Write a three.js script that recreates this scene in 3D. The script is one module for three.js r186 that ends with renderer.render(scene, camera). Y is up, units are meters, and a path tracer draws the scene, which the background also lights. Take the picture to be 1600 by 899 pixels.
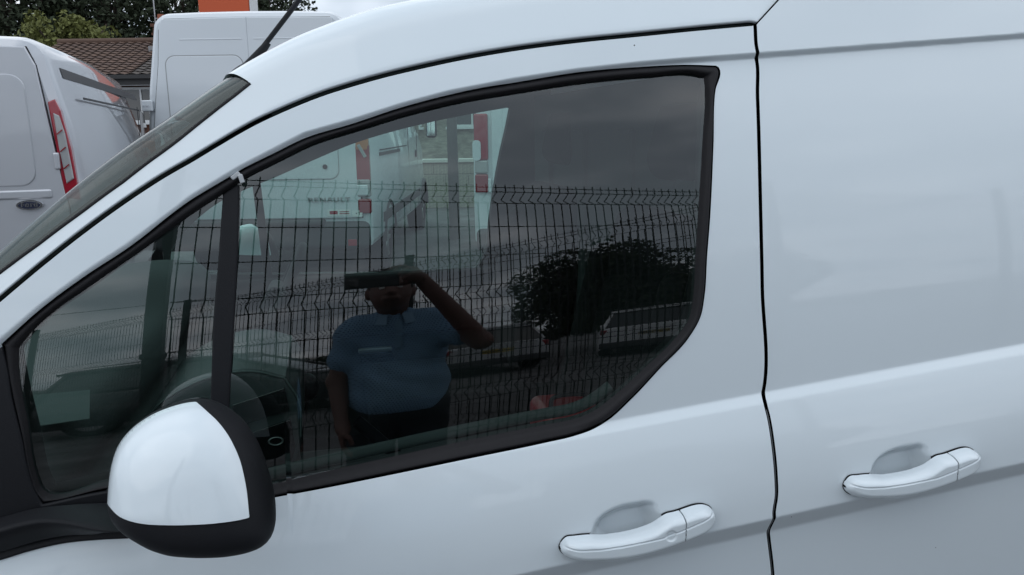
import * as THREE from 'three';
import { mergeGeometries, mergeVertices, toCreasedNormals } from 'three/addons/utils/BufferGeometryUtils.js';
import { RoundedBoxGeometry } from 'three/addons/geometries/RoundedBoxGeometry.js';
import { MarchingCubes } from 'three/addons/objects/MarchingCubes.js';
import { FontLoader } from 'three/addons/loaders/FontLoader.js';
import { TextGeometry } from 'three/addons/geometries/TextGeometry.js';

// ---------------------------------------------------------------- camera, sky, sun, exposure
const scene = new THREE.Scene();
const R = Math.PI / 180;
const camera = new THREE.PerspectiveCamera(39.55, 1024 / 575, 0.01, 600);
camera.rotation.order = 'YXZ';
camera.position.set(0, 1.5, 1.05);
camera.rotation.set(-11.3 * R, -12.6 * R, -0.8 * R);

const renderer = new THREE.WebGLRenderer({ antialias: true });
renderer.setSize(1024, 575);
renderer.toneMapping = THREE.LinearToneMapping;
renderer.toneMappingExposure = 1.03;
renderer.shadowMap.enabled = true;

function rng(seed) { let a = seed >>> 0; return () => { a = (a + 0x6D2B79F5) >>> 0; let t = a; t = Math.imul(t ^ (t >>> 15), t | 1); t ^= t + Math.imul(t ^ (t >>> 7), t | 61); return ((t ^ (t >>> 14)) >>> 0) / 4294967296; }; }
function hash3(x, y, z) { let h = Math.imul(x, 374761393) ^ Math.imul(y, 668265263) ^ Math.imul(z, 1274126177); h = Math.imul(h ^ (h >>> 13), 1274126177); return ((h ^ (h >>> 16)) >>> 0) / 4294967296; }
function noise3(x, y, z) {
  const xi = Math.floor(x), yi = Math.floor(y), zi = Math.floor(z), f = t => t * t * (3 - 2 * t);
  const u = f(x - xi), v = f(y - yi), w = f(z - zi), L = (a, b, t) => a + (b - a) * t;
  const c = (i, j, k) => hash3(xi + i, yi + j, zi + k);
  return L(L(L(c(0, 0, 0), c(1, 0, 0), u), L(c(0, 1, 0), c(1, 1, 0), u), v), L(L(c(0, 0, 1), c(1, 0, 1), u), L(c(0, 1, 1), c(1, 1, 1), u), v), w);
}
function fbm(x, y, z, o = 5) { let s = 0, a = 0.5, n = 0; for (let i = 0; i < o; i++) { s += a * noise3(x, y, z); n += a; a *= 0.5; x *= 2.03; y *= 2.03; z *= 2.03; } return s / n; }
const sm = t => { t = Math.min(1, Math.max(0, t)); return t * t * (3 - 2 * t); };

{ // overcast sky: grey cloud sheet with soft breaks, brighter overhead
  const W = 1024, H = 512, data = new Float32Array(W * H * 4);
  for (let j = 0; j < H; j++) for (let i = 0; i < W; i++) {
    const el = ((j + 0.5) / H - 0.5) * Math.PI, az = ((i + 0.5) / W) * 2 * Math.PI;
    const dx = Math.cos(el) * Math.cos(az), dy = Math.sin(el), dz = Math.cos(el) * Math.sin(az);
    const k = 1 / (0.22 + Math.max(0, dy));
    const n = fbm(dx * k * 3.1 + 7, dz * k * 3.1 + 3, 1.7, 6), m = fbm(dx * k * 0.6 + 20, dz * k * 0.6, 9.1, 3);
    const c = sm((0.70 * n + 0.30 * m - 0.34) / 0.30);
    const base = 0.98 + 0.22 * Math.max(0, dy);
    const o = (j * W + i) * 4, d = 1.09 * base * (0.58 + 0.52 * c);
    data[o] = d * (0.84 + 0.10 * c); data[o + 1] = d * (0.985 + 0.005 * c); data[o + 2] = d * (1.15 - 0.085 * c); data[o + 3] = 1;
    if (dy < 0) { data[o] = 0.2; data[o + 1] = 0.2; data[o + 2] = 0.21; }
  }
  const t = new THREE.DataTexture(data, W, H, THREE.RGBAFormat, THREE.FloatType);
  t.mapping = THREE.EquirectangularReflectionMapping; t.magFilter = THREE.LinearFilter; t.minFilter = THREE.LinearFilter; t.needsUpdate = true;
  scene.background = t; scene.environment = t;
}
const sun = new THREE.DirectionalLight(new THREE.Color(1, 0.97, 0.93), 0.5);
sun.position.set(-8, 10, 6.5); sun.target.position.set(0, 0, 0);
sun.castShadow = true; sun.shadow.radius = 110; sun.shadow.mapSize.set(2048, 2048);
Object.assign(sun.shadow.camera, { left: -15, right: 15, top: 15, bottom: -15, near: 0.5, far: 60 });
scene.add(sun, sun.target);

// ---------------------------------------------------------------- helpers
const taken = {};
function numbered(n) { const k = taken[n] = (taken[n] ?? -1) + 1; return k ? `${n}_${String(k).padStart(3, '0')}` : n; }
function shade(o) { o.castShadow = true; o.receiveShadow = true; return o; }
function part(name, geo, mat, parent) { const m = shade(new THREE.Mesh(Array.isArray(geo) ? join(geo) : geo, mat)); m.name = name; parent.add(m); return m; }
function thing(name, label, category, group) { const g = new THREE.Group(); g.name = numbered(name); g.userData = { label, category }; if (group) g.userData.group = group; scene.add(g); return g; }
function structure(name, geo, mat) { const m = part(numbered(name), geo, mat, scene); m.userData = { kind: 'structure' }; return m; }
function join(list) { const l = list.map(g => { const h = g.index ? g.toNonIndexed() : g.clone(); for (const k of Object.keys(h.attributes)) if (!['position', 'normal', 'uv'].includes(k)) h.deleteAttribute(k); if (!h.attributes.uv) h.setAttribute('uv', new THREE.BufferAttribute(new Float32Array(h.attributes.position.count * 2), 2)); return h; }); return mergeGeometries(l); }
function box(w, h, d, x = 0, y = 0, z = 0, r = 0, seg = 2) { const g = r ? new RoundedBoxGeometry(w, h, d, seg, r) : new THREE.BoxGeometry(w, h, d); g.translate(x, y, z); return g; }
function cyl(r0, r1, h, n, x, y, z, axis = 'y') { const g = new THREE.CylinderGeometry(r0, r1, h, n); if (axis === 'x') g.rotateZ(Math.PI / 2); if (axis === 'z') g.rotateX(Math.PI / 2); g.translate(x, y, z); return g; }
const V = (x, y, z) => new THREE.Vector3(x, y, z);
function tube(pts, r, n = 6, seg = 24, closed = false, tension = 0.5) { return new THREE.TubeGeometry(new THREE.CatmullRomCurve3(pts.map(p => p.isVector3 ? p : V(...p)), closed, 'catmullrom', tension), seg, r, n, closed); }
function bar(a, b, r, n = 6) { return new THREE.TubeGeometry(new THREE.LineCurve3(V(...a), V(...b)), 1, r, n); }
function lin(r, g, b) { return new THREE.Color().setRGB(r, g, b); }
function mat(c, rough, o = {}) { const P = ['clearcoat', 'transmission', 'sheen', 'ior', 'specularIntensity'].some(k => k in o); return new (P ? THREE.MeshPhysicalMaterial : THREE.MeshStandardMaterial)({ color: lin(...c), roughness: rough, side: THREE.DoubleSide, ...o }); }
function noiseTex(n, f, seed, lo, hi, tint = [1, 1, 1]) { // grey value noise that tiles, as a colour map
  const d = new Uint8Array(n * n * 4);
  for (let j = 0; j < n; j++) for (let i = 0; i < n; i++) {
    let v = 0, a = 0.5, q = f, s = 0; // periodic octaves
    for (let o = 0; o < 4; o++) { const x = i / n * q, y = j / n * q, xi = Math.floor(x), yi = Math.floor(y), u = sm(x - xi), w = sm(y - yi); const h = (p, r) => hash3(((p % q) + q) % q, ((r % q) + q) % q, seed + o); v += a * ((h(xi, yi) * (1 - u) + h(xi + 1, yi) * u) * (1 - w) + (h(xi, yi + 1) * (1 - u) + h(xi + 1, yi + 1) * u) * w); s += a; a *= 0.62; q *= 2; }
    v = lo + (hi - lo) * v / s; const k = (j * n + i) * 4;
    for (let c = 0; c < 3; c++) d[k + c] = Math.max(0, Math.min(255, 255 * v * tint[c])); d[k + 3] = 255;
  }
  const t = new THREE.DataTexture(d, n, n); t.wrapS = t.wrapT = THREE.RepeatWrapping; t.magFilter = THREE.LinearFilter; t.minFilter = THREE.LinearMipmapLinearFilter; t.generateMipmaps = true; t.needsUpdate = true; return t;
}
function rep(t, x, y, srgb) { const c = t.clone(); c.repeat.set(x, y); if (srgb) c.colorSpace = THREE.SRGBColorSpace; c.needsUpdate = true; return c; }

// ---------------------------------------------------------------- materials
const T_fine = noiseTex(256, 24, 5, 0, 1), T_spot = noiseTex(512, 12, 9, 0.55, 1.0), T_grain = noiseTex(256, 64, 31, 0.2, 1.0);
const M = {};
M.paint = mat([0.70, 0.765, 0.805], 0.38, { clearcoat: 1, clearcoatRoughness: 0.03 });
M.vanWhite = mat([0.62, 0.655, 0.69], 0.35, { clearcoat: 0.8, clearcoatRoughness: 0.06 });
M.silver = mat([0.50, 0.51, 0.54], 0.32, { metalness: 0.55, clearcoat: 1, clearcoatRoughness: 0.03 });
M.rubber = mat([0.013, 0.012, 0.014], 0.62, { specularIntensity: 0.6, bumpMap: rep(T_fine, 60, 60), bumpScale: 0.0002 });
M.trim = mat([0.008, 0.0085, 0.011], 0.58, { specularIntensity: 0.5, bumpMap: rep(T_fine, 40, 40), bumpScale: 0.0002 });
M.blackGap = mat([0.008, 0.008, 0.009], 0.8);
M.frit = mat([0.008, 0.008, 0.009], 0.25);
M.glass = mat([0.66, 0.82, 0.77], 0.0, { transmission: 1, thickness: 0, ior: 1.82 });
M.screenGlass = mat([0.50, 0.62, 0.59], 0.0, { transmission: 1, thickness: 0, ior: 1.6 });
M.darkGlass = mat([0.012, 0.014, 0.015], 0.04, { clearcoat: 1, clearcoatRoughness: 0.02 });
M.dash = mat([0.030, 0.034, 0.035], 0.7, { bumpMap: rep(T_fine, 30, 30), bumpScale: 0.0006 });
M.dashGrey = mat([0.10, 0.115, 0.115], 0.6);
M.liner = mat([0.055, 0.072, 0.072], 0.95);
M.seat = mat([0.007, 0.0075, 0.0085], 0.95, { specularIntensity: 0.4 });
M.chrome = mat([0.75, 0.75, 0.76], 0.12, { metalness: 1 });
M.steel = mat([0.4, 0.4, 0.41], 0.4, { metalness: 0.8 });
M.redLens = mat([0.30, 0.008, 0.022], 0.12, { clearcoat: 1, clearcoatRoughness: 0.03 });
M.redLens2 = mat([0.24, 0.006, 0.014], 0.15, { clearcoat: 1, clearcoatRoughness: 0.03 });
M.clearLens = mat([0.34, 0.345, 0.35], 0.12, { clearcoat: 1, clearcoatRoughness: 0.03 });
M.amberLens = mat([0.45, 0.16, 0.05], 0.15, { clearcoat: 1, clearcoatRoughness: 0.03 });
M.bumper = mat([0.045, 0.046, 0.05], 0.7);
M.tyre = mat([0.015, 0.015, 0.016], 0.9);
M.mirror = mat([0.85, 0.86, 0.87], 0.02, { metalness: 1 });
M.wire = mat([0.006, 0.009, 0.008], 0.5, { metalness: 0.2 });
M.orange = mat([0.55, 0.085, 0.020], 0.5);
M.plate = mat([0.72, 0.73, 0.72], 0.4);

// ---------------------------------------------------------------- the side of the van: one surface z(x, y), cut into panels
// outlines of the van side, metres (x along the van, y up)
const GUT = [[-0.4752,1.2058], [-0.412,1.2527], [-0.3636,1.2926], [-0.3124,1.329], [-0.2597,1.3621], [-0.1786,1.4212], [-0.1181,1.4562], [-0.0311,1.4994], [0.034,1.5166], [0.101,1.5369], [0.1697,1.5543], [0.2634,1.5711], [0.3601,1.5848], [0.4596,1.5952], [0.5208,1.6001], [0.6574,1.6092], [1.1307,1.6425], [1.5258,1.6758]];
const SEAM_TOP = [[-0.4092,1.3], [-0.3623,1.3383], [-0.3139,1.3757], [-0.2499,1.4207], [-0.2117,1.4448], [-0.1737,1.466], [-0.1467,1.4819], [-0.0925,1.512], [-0.0502,1.531], [-0.0071,1.5478], [0.0365,1.5614], [0.0808,1.5735], [0.1258,1.5841], [0.1946,1.5985], [0.265,1.6105], [0.3613,1.623], [0.4605,1.6331], [0.5527,1.6425], [0.6467,1.6512]];
const SEAM_B = [[0.6477,1.6512], [0.6459,1.6083], [0.6471,1.602], [0.6422,1.5424], [0.6312,1.3647], [0.6291,1.257], [0.6309,1.0971], [0.6284,1.085], [0.6303,1.0647], [0.6324,1.0188], [0.6337,0.976], [0.6338,0.9444], [0.6305,0.9214], [0.6327,0.8995], [0.6529,0.7947], [0.6683,0.6686]];
const RUB = [[-0.4119,1.2428], [-0.3631,1.2844], [-0.3121,1.3206], [-0.2595,1.3535], [-0.1786,1.4124], [-0.1292,1.4407], [-0.1183,1.4471], [-0.0703,1.4703], [-0.0317,1.4883], [0.0334,1.5071], [0.1003,1.5281], [0.1688,1.5453], [0.2151,1.5548], [0.2624,1.5619], [0.3646,1.5773], [0.4584,1.5848], [0.5377,1.5882], [0.5819,1.5868], [0.5836,1.5839], [0.5733,1.5514], [0.5617,1.4721], [0.5465,1.3555], [0.5399,1.3089], [0.5335,1.2507], [0.5266,1.2207], [0.5065,1.1895], [0.4611,1.1475], [0.4135,1.103], [0.3744,1.0734], [0.3534,1.0659], [0.3251,1.06], [0.2794,1.0544], [0.162,1.0422], [0.0494,1.0305], [-0.0374,1.0219], [-0.0965,1.0168], [-0.1707,1.0095], [-0.1841,1.0436], [-0.3045,1.0465], [-0.3828,1.0364], [-0.3871,1.0463], [-0.3995,1.1296], [-0.4065,1.1805], [-0.4101,1.2128]];
const INN = [[-0.3834,1.2473], [-0.3504,1.2774], [-0.316,1.2997], [-0.2627,1.3359], [-0.1812,1.3901], [-0.1438,1.4138], [-0.1142,1.4339], [-0.0717,1.4548], [-0.0109,1.4827], [0.0552,1.5025], [0.1229,1.5202], [0.1922,1.5347], [0.2156,1.5381], [0.2629,1.5451], [0.3658,1.5593], [0.4759,1.5693], [0.5486,1.571], [0.5565,1.5681], [0.5578,1.5614], [0.5461,1.4723], [0.5328,1.3842], [0.5232,1.3085], [0.5178,1.25], [0.5107,1.217], [0.4845,1.1861], [0.4331,1.1445], [0.3855,1.1086], [0.3546,1.0899], [0.3328,1.0831], [0.2841,1.078], [0.189,1.0679], [0.0516,1.0505], [-0.0366,1.0385], [-0.1018,1.0292], [-0.1638,1.0228], [-0.1877,1.053], [-0.3057,1.0552], [-0.3782,1.0477], [-0.3844,1.0535], [-0.3877,1.0659], [-0.3929,1.1442], [-0.3965,1.216], [-0.3941,1.2304]];
const DIV = [[-0.1409,1.4189], [-0.119,1.4333], [-0.1263,1.3376], [-0.1351,1.2544], [-0.1482,1.149], [-0.1619,1.0226], [-0.196,1.0261], [-0.174,1.1383], [-0.1617,1.256], [-0.1506,1.3387]];
const SAIL = [[-0.412,1.2405], [-0.4075,1.2092], [-0.4058,1.1811], [-0.3988,1.1302], [-0.3875,1.0507], [-0.3822,1.0364], [-0.3041,1.0456], [-0.2019,1.0393], [-0.2028,1.0083], [-0.2702,0.9922], [-0.2819,0.9859], [-0.3158,0.9876], [-0.3608,0.9874], [-0.3968,0.9829], [-0.4329,0.9756], [-0.4836,0.9671], [-0.5682,0.9532], [-0.5208,1.0747], [-0.469,1.1822], [-0.4374,1.2272]];
const FOOT = [[-0.5035,1.0119], [-0.4608,1.023], [-0.4178,1.0317], [-0.391,1.0367], [-0.3479,1.0372], [-0.3087,1.0349], [-0.2839,1.0309], [-0.273,1.0277], [-0.2753,1.0193], [-0.2884,1.0087], [-0.3086,1.0009], [-0.3522,0.9989], [-0.3875,0.9942], [-0.4235,0.9862], [-0.4667,0.9786], [-0.5157,0.9738]];
const M_RADIUS = [0.08131,0.08007,0.07911,0.07842,0.07805,0.07797,0.07806,0.07822,0.0785,0.07903,0.07986,0.08085,0.08178,0.08255,0.08336,0.08435,0.08545,0.08655,0.08767,0.08877,0.08965,0.09021,0.09048,0.09053,0.09047,0.09046,0.09056,0.0908,0.09126,0.09191,0.09261,0.09333,0.09414,0.09503,0.09585,0.09655,0.09715,0.0975,0.09748,0.09719,0.09673,0.09618,0.09575,0.09552,0.09556,0.09595,0.09671,0.09743,0.09742,0.09636,0.09457,0.09241,0.08997,0.0875,0.08531,0.08353,0.08208,0.08077,0.07951,0.07838,0.07749,0.07679,0.07614,0.07552,0.07508,0.07494,0.07514,0.07563,0.07638,0.07738,0.07872,0.08046,0.08257,0.08497,0.08763,0.09063,0.09403,0.09769,0.10126,0.10399,0.10497,0.10392,0.10143,0.09832,0.09516,0.09226,0.08963,0.08717,0.08488,0.0829];
const M_SHELL = [[-0.1713,1.1873], [-0.1919,1.1851], [-0.2165,1.1779], [-0.2382,1.1658], [-0.2541,1.1499], [-0.2623,1.133], [-0.2667,1.1124], [-0.2688,1.0907], [-0.2614,1.0913], [-0.2479,1.0867], [-0.2281,1.0824], [-0.1984,1.0789], [-0.1626,1.076], [-0.1334,1.0744], [-0.1105,1.0725], [-0.1134,1.1059], [-0.1203,1.1347], [-0.1327,1.1584], [-0.1485,1.1752]];
const M_CENTRE = [-0.1724,1.0968];
const HANDLE = [[0.2902,0.9096], [0.2933,0.9178], [0.2991,0.9236], [0.3143,0.9246], [0.3333,0.9241], [0.3553,0.9214], [0.3708,0.9214], [0.4109,0.9251], [0.4307,0.9304], [0.4427,0.9367], [0.4527,0.9413], [0.4647,0.9428], [0.5172,0.9464], [0.5233,0.9428], [0.5273,0.9365], [0.5284,0.9265], [0.5254,0.9188], [0.5193,0.9136], [0.504,0.9065], [0.4777,0.8989], [0.4541,0.8934], [0.4258,0.8882], [0.3852,0.8848], [0.3434,0.887], [0.3165,0.8907], [0.2985,0.897], [0.2929,0.9026]];
const SCOOP = [[0.3361,0.9177], [0.3384,0.9308], [0.3436,0.9415], [0.3547,0.9515], [0.3676,0.9574], [0.3814,0.9615], [0.409,0.9641], [0.4268,0.9641], [0.4356,0.9613], [0.4414,0.956], [0.445,0.9471], [0.4498,0.935], [0.4537,0.9048], [0.4447,0.8841], [0.4251,0.8695], [0.3944,0.8681], [0.3654,0.8812], [0.3446,0.899]];
const GROOVE = [[0.2843,0.918], [0.3112,0.9136], [0.3441,0.9112], [0.3775,0.9116], [0.4114,0.914], [0.4387,0.9163], [0.4663,0.9234], [0.5002,0.9338], [0.5213,0.9409]];
const KEY = [[0.4515,0.9185]];
const CAPCUT = [[0.4561,0.9559], [0.4636,0.9438], [0.4673,0.9262], [0.4684,0.9066]];
const FARWIN = [[-0.3432,1.2821], [-0.2727,1.3134], [-0.177,1.3505], [-0.0504,1.4041], [0.0776,1.4542], [0.1851,1.4863], [0.2937,1.5123], [0.448,1.5426], [0.6122,1.5691], [0.6047,1.5214], [0.5797,1.3903], [0.559,1.257], [0.5483,1.1783], [0.5319,1.053], [0.5076,0.9987], [0.4679,0.9869], [0.0759,1.0035], [-0.1999,1.0185], [-0.4038,1.0296], [-0.513,1.0355], [-0.5371,1.0518], [-0.5323,1.1046], [-0.47,1.1862]];
const SLOPE = 0.09034599737475735, BASE_Y = 1.0260052067766108;
const PROF = new Float32Array(2101), S0 = -0.9;
{
  let z = 0; const tilt = s => {
    let up = 10.6 + 33 * (s - 0.26); if (s > 0.5) up = 10.6 + 33 * 0.24 + (s - 0.5) * 10;
    const lo = s > -0.15 ? 24 + s * 140 : 3, low = -4 + 2 * Math.max(-1, (s + 0.17) * 4);
    const w1 = sm((s + 0.002) / 0.004), w2 = sm((s - 0.010) / 0.006);
    let t = lo * (1 - w1) + 42 * w1; t = t * (1 - w2) + up * w2;
    if (s < -0.1) { const w3 = sm((-s - 0.168) / 0.007), w4 = sm((-s - 0.202) / 0.010); t = lo * (1 - w3) - 34 * w3; t = t * (1 - w4) + low * w4; }
    return t;
  };
  for (let i = 0; i <= 2100; i++) { z -= Math.tan(tilt(S0 + i * 0.001) * R) * 0.001; PROF[i] = z; }
  const z0 = PROF[900]; for (let i = 0; i <= 2100; i++) PROF[i] -= z0;
}
function interp(tab, x) { if (x <= tab[0][0]) return tab[0][1] + (x - tab[0][0]) * (tab[1][1] - tab[0][1]) / (tab[1][0] - tab[0][0]); for (let i = 1; i < tab.length; i++) if (x <= tab[i][0]) { const a = tab[i - 1], b = tab[i]; return a[1] + (b[1] - a[1]) * (x - a[0]) / (b[0] - a[0]); } const a = tab[tab.length - 2], b = tab[tab.length - 1]; return b[1] + (x - b[0]) * (b[1] - a[1]) / (b[0] - a[0]); }
function zBase(x, y) { // door and glass curvature
  const q = Math.min(2099.999, Math.max(0, (y - BASE_Y - SLOPE * x - S0) * 1000)), i = Math.floor(q);
  let z = PROF[i] + (PROF[i + 1] - PROF[i]) * (q - i);
  if (x < -0.5) z -= 0.16 * (x + 0.5) ** 2; if (x > 2) z -= 0.06 * (x - 2) ** 2;
  return z;
}
const GUTS = (() => { const o = []; for (let i = 0; i < GUT.length; i++) o.push(GUT[i]); return o; })();
function zSide(x, y) { // with the swage along the roof and round the window head
  const sl = (interp(GUTS, x + 0.02) - interp(GUTS, x - 0.02)) / 0.04, d = (y - interp(GUTS, x)) / Math.sqrt(1 + sl * sl);
  return zBase(x, y) + 0.009 * sm((d + 0.011) / 0.011);
}
function normalOf(zf, x, y, e = 0.0008) { return V(-(zf(x + e, y) - zf(x - e, y)) / (2 * e), -(zf(x, y + e) - zf(x, y - e)) / (2 * e), 1).normalize(); }
function smooth(pts, closed, step = 0.004, corner = 42) { // Catmull-Rom through the points, sharp corners kept
  const n = pts.length, out = [], at = i => closed ? pts[(i + n) % n] : pts[Math.max(0, Math.min(n - 1, i))];
  const sharp = pts.map((p, i) => { if (!closed && (i === 0 || i === n - 1)) return true; const a = at(i - 1), b = at(i + 1); const t = Math.abs(Math.atan2((p[0] - a[0]) * (b[1] - p[1]) - (p[1] - a[1]) * (b[0] - p[0]), (p[0] - a[0]) * (b[0] - p[0]) + (p[1] - a[1]) * (b[1] - p[1]))); return t > corner * R; });
  const tan = (i, fw) => { i = closed ? (i + n) % n : i; const p = at(i), a = at(i - 1), b = at(i + 1); if (sharp[i]) return fw ? [b[0] - p[0], b[1] - p[1]] : [p[0] - a[0], p[1] - a[1]]; const la = Math.hypot(p[0] - a[0], p[1] - a[1]), lb = Math.hypot(b[0] - p[0], b[1] - p[1]); const l = fw ? lb : la; return [((p[0] - a[0]) / la * lb + (b[0] - p[0]) / lb * la) / (la + lb) * l, ((p[1] - a[1]) / la * lb + (b[1] - p[1]) / lb * la) / (la + lb) * l]; };
  const m = closed ? n : n - 1;
  for (let i = 0; i < m; i++) {
    const p = at(i), q = at(i + 1), L = Math.hypot(q[0] - p[0], q[1] - p[1]), k = Math.max(1, Math.ceil(L / step)), t0 = tan(i, true), t1 = tan(i + 1, false);
    for (let j = 0; j < k; j++) { const t = j / k, t2 = t * t, t3 = t2 * t; const h0 = 2 * t3 - 3 * t2 + 1, h1 = t3 - 2 * t2 + t, h2 = -2 * t3 + 3 * t2, h3 = t3 - t2; out.push([0, 1].map(c => h0 * p[c] + h1 * t0[c] + h2 * q[c] + h3 * t1[c])); }
  }
  if (!closed) out.push(pts[n - 1].slice());
  return out;
}
function area(l) { let a = 0; for (let i = 0; i < l.length; i++) { const p = l[i], q = l[(i + 1) % l.length]; a += p[0] * q[1] - q[0] * p[1]; } return a / 2; }
function offset(loop, d) { // moves a closed outline outwards by d
  const n = loop.length, s = Math.sign(area(loop));
  return loop.map((p, i) => { const a = loop[(i + n - 1) % n], b = loop[(i + 1) % n]; let tx = b[0] - a[0], ty = b[1] - a[1]; const l = Math.hypot(tx, ty) || 1; return [p[0] + s * ty / l * d, p[1] - s * tx / l * d]; });
}
function panelGeo(loops, zf, { cx = 0.006, rows = [[0, 3, 0.006]], flip = false } = {}) {
  const ys = new Set(), edges = []; let y0 = 1e9, y1 = -1e9;
  for (const l of loops) for (let i = 0; i < l.length; i++) { const p = l[i], q = l[(i + 1) % l.length]; ys.add(Math.round(p[1] * 1e5) / 1e5); y0 = Math.min(y0, p[1]); y1 = Math.max(y1, p[1]); edges.push([p[0], Math.round(p[1] * 1e5) / 1e5, q[0], Math.round(q[1] * 1e5) / 1e5]); }
  for (const [a, b, s] of rows) for (let y = a; y < b; y += s) if (y > y0 && y < y1) ys.add(Math.round(y * 1e5) / 1e5);
  const Y = [...ys].sort((a, b) => a - b), pos = [], nor = [], uv = [], idx = [];
  const cache = new Map(); const vert = (x, y) => { const k = Math.round(x * 2e5) + '_' + Math.round(y * 2e5); let i = cache.get(k); if (i === undefined) { const n = normalOf(zf, x, y); i = pos.length / 3; pos.push(x, y, zf(x, y)); if (flip) n.negate(); nor.push(n.x, n.y, n.z); uv.push(x, y); cache.set(k, i); } return i; };
  const ed = edges.filter(e => e[1] !== e[3]);
  for (let k = 0; k + 1 < Y.length; k++) {
    const a = Y[k], b = Y[k + 1], m = (a + b) / 2, cr = [];
    for (const e of ed) { if ((e[1] < m) === (e[3] < m)) continue; const X = y => e[0] + (e[2] - e[0]) * (y - e[1]) / (e[3] - e[1]); cr.push([X(m), X(a), X(b)]); }
    cr.sort((p, q) => p[0] - q[0]);
    for (let c = 0; c + 1 < cr.length; c += 2) {
      const l = cr[c], r = cr[c + 1]; let pa = vert(l[1], a), pb = vert(l[2], b);
      const g0 = Math.max(l[1], l[2]) + cx * 0.15, g1 = Math.min(r[1], r[2]) - cx * 0.15;
      for (let gx = Math.ceil(g0 / cx) * cx; gx <= g1; gx += cx) { const qa = vert(gx, a), qb = vert(gx, b); idx.push(pa, qa, qb, pa, qb, pb); pa = qa; pb = qb; }
      const qa = vert(r[1], a), qb = vert(r[2], b); idx.push(pa, qa, qb, pa, qb, pb);
    }
  }
  if (flip) for (let i = 0; i < idx.length; i += 3) { const t = idx[i]; idx[i] = idx[i + 1]; idx[i + 1] = t; }
  const g = new THREE.BufferGeometry(); g.setAttribute('position', new THREE.Float32BufferAttribute(pos, 3)); g.setAttribute('normal', new THREE.Float32BufferAttribute(nor, 3)); g.setAttribute('uv', new THREE.Float32BufferAttribute(uv, 2)); g.setIndex(idx); return g;
}
function flange(loop, zf, r, depth, hole = false) { // the edge of a panel: rolled over with radius r, then turned in
  const n = loop.length, s = Math.sign(area(loop)) * (hole ? -1 : 1), pos = [], nor = [], idx = [], A = [0, 25, 50, 75, 90, 90];
  for (let i = 0; i < n; i++) {
    const p = loop[i], a = loop[(i + n - 1) % n], b = loop[(i + 1) % n]; let tx = b[0] - a[0], ty = b[1] - a[1]; const l = Math.hypot(tx, ty) || 1, ox = s * ty / l, oy = -s * tx / l;
    const N = normalOf(zf, p[0], p[1]), z = zf(p[0], p[1]), O = V(ox, oy, 0).addScaledVector(N, -N.dot(V(ox, oy, 0))).normalize();
    A.forEach((d, k) => { const t = d * R, q = V(p[0], p[1], z).addScaledVector(O, r * Math.sin(t)).addScaledVector(N, -r * (1 - Math.cos(t)) - (k === 5 ? depth : 0)), m = N.clone().multiplyScalar(Math.cos(t)).addScaledVector(O, Math.sin(t)); pos.push(q.x, q.y, q.z); nor.push(m.x, m.y, m.z); });
  }
  for (let i = 0; i < n; i++) { const j = (i + 1) % n; for (let k = 0; k < 5; k++) { const a = i * 6 + k, b = j * 6 + k; idx.push(a, b, a + 1, b, b + 1, a + 1); } }
  const g = new THREE.BufferGeometry(); g.setAttribute('position', new THREE.Float32BufferAttribute(pos, 3)); g.setAttribute('normal', new THREE.Float32BufferAttribute(nor, 3)); g.setAttribute('uv', new THREE.Float32BufferAttribute(new Float32Array(pos.length / 3 * 2), 2)); g.setIndex(idx); return g;
}
function gridGeo(rows, closeV = false) { // rows of equally many Vector3
  const n = rows.length, m = rows[0].length, pos = [], uv = [], idx = [];
  rows.forEach((r, i) => r.forEach((p, j) => { pos.push(p.x, p.y, p.z); uv.push(i / (n - 1), j / (m - 1)); }));
  for (let i = 0; i + 1 < n; i++) for (let j = 0; j < m - (closeV ? 0 : 1); j++) { const a = i * m + j, b = i * m + (j + 1) % m, c = a + m, d = b + m; idx.push(a, b, c, b, d, c); }
  const g = new THREE.BufferGeometry(); g.setAttribute('position', new THREE.Float32BufferAttribute(pos, 3)); g.setAttribute('uv', new THREE.Float32BufferAttribute(uv, 2)); g.setIndex(idx); g.computeVertexNormals(); return g;
}
function resample(loop, n) { // closed outline to n points at equal distances
  const L = [0]; for (let i = 0; i < loop.length; i++) { const p = loop[i], q = loop[(i + 1) % loop.length]; L.push(L[i] + Math.hypot(q[0] - p[0], q[1] - p[1])); }
  const out = []; let k = 0; for (let i = 0; i < n; i++) { const s = L[loop.length] * i / n; while (L[k + 1] < s) k++; const p = loop[k], q = loop[(k + 1) % loop.length], t = (s - L[k]) / (L[k + 1] - L[k] || 1); out.push([p[0] + (q[0] - p[0]) * t, p[1] + (q[1] - p[1]) * t]); } return out;
}
function nearestOn(loop, p) { let best = 1e9, o = null; for (let i = 0; i < loop.length; i++) { const a = loop[i], b = loop[(i + 1) % loop.length], dx = b[0] - a[0], dy = b[1] - a[1], t = Math.max(0, Math.min(1, ((p[0] - a[0]) * dx + (p[1] - a[1]) * dy) / (dx * dx + dy * dy || 1))), q = [a[0] + dx * t, a[1] + dy * t], d = (q[0] - p[0]) ** 2 + (q[1] - p[1]) ** 2; if (d < best) { best = d; o = q; } } return [o, Math.sqrt(best)]; }
function inside(loop, x, y) { let c = false; for (let i = 0, j = loop.length - 1; i < loop.length; j = i++) { const a = loop[i], b = loop[j]; if ((a[1] > y) !== (b[1] > y) && x < (b[0] - a[0]) * (y - a[1]) / (b[1] - a[1]) + a[0]) c = !c; } return c; }
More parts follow.
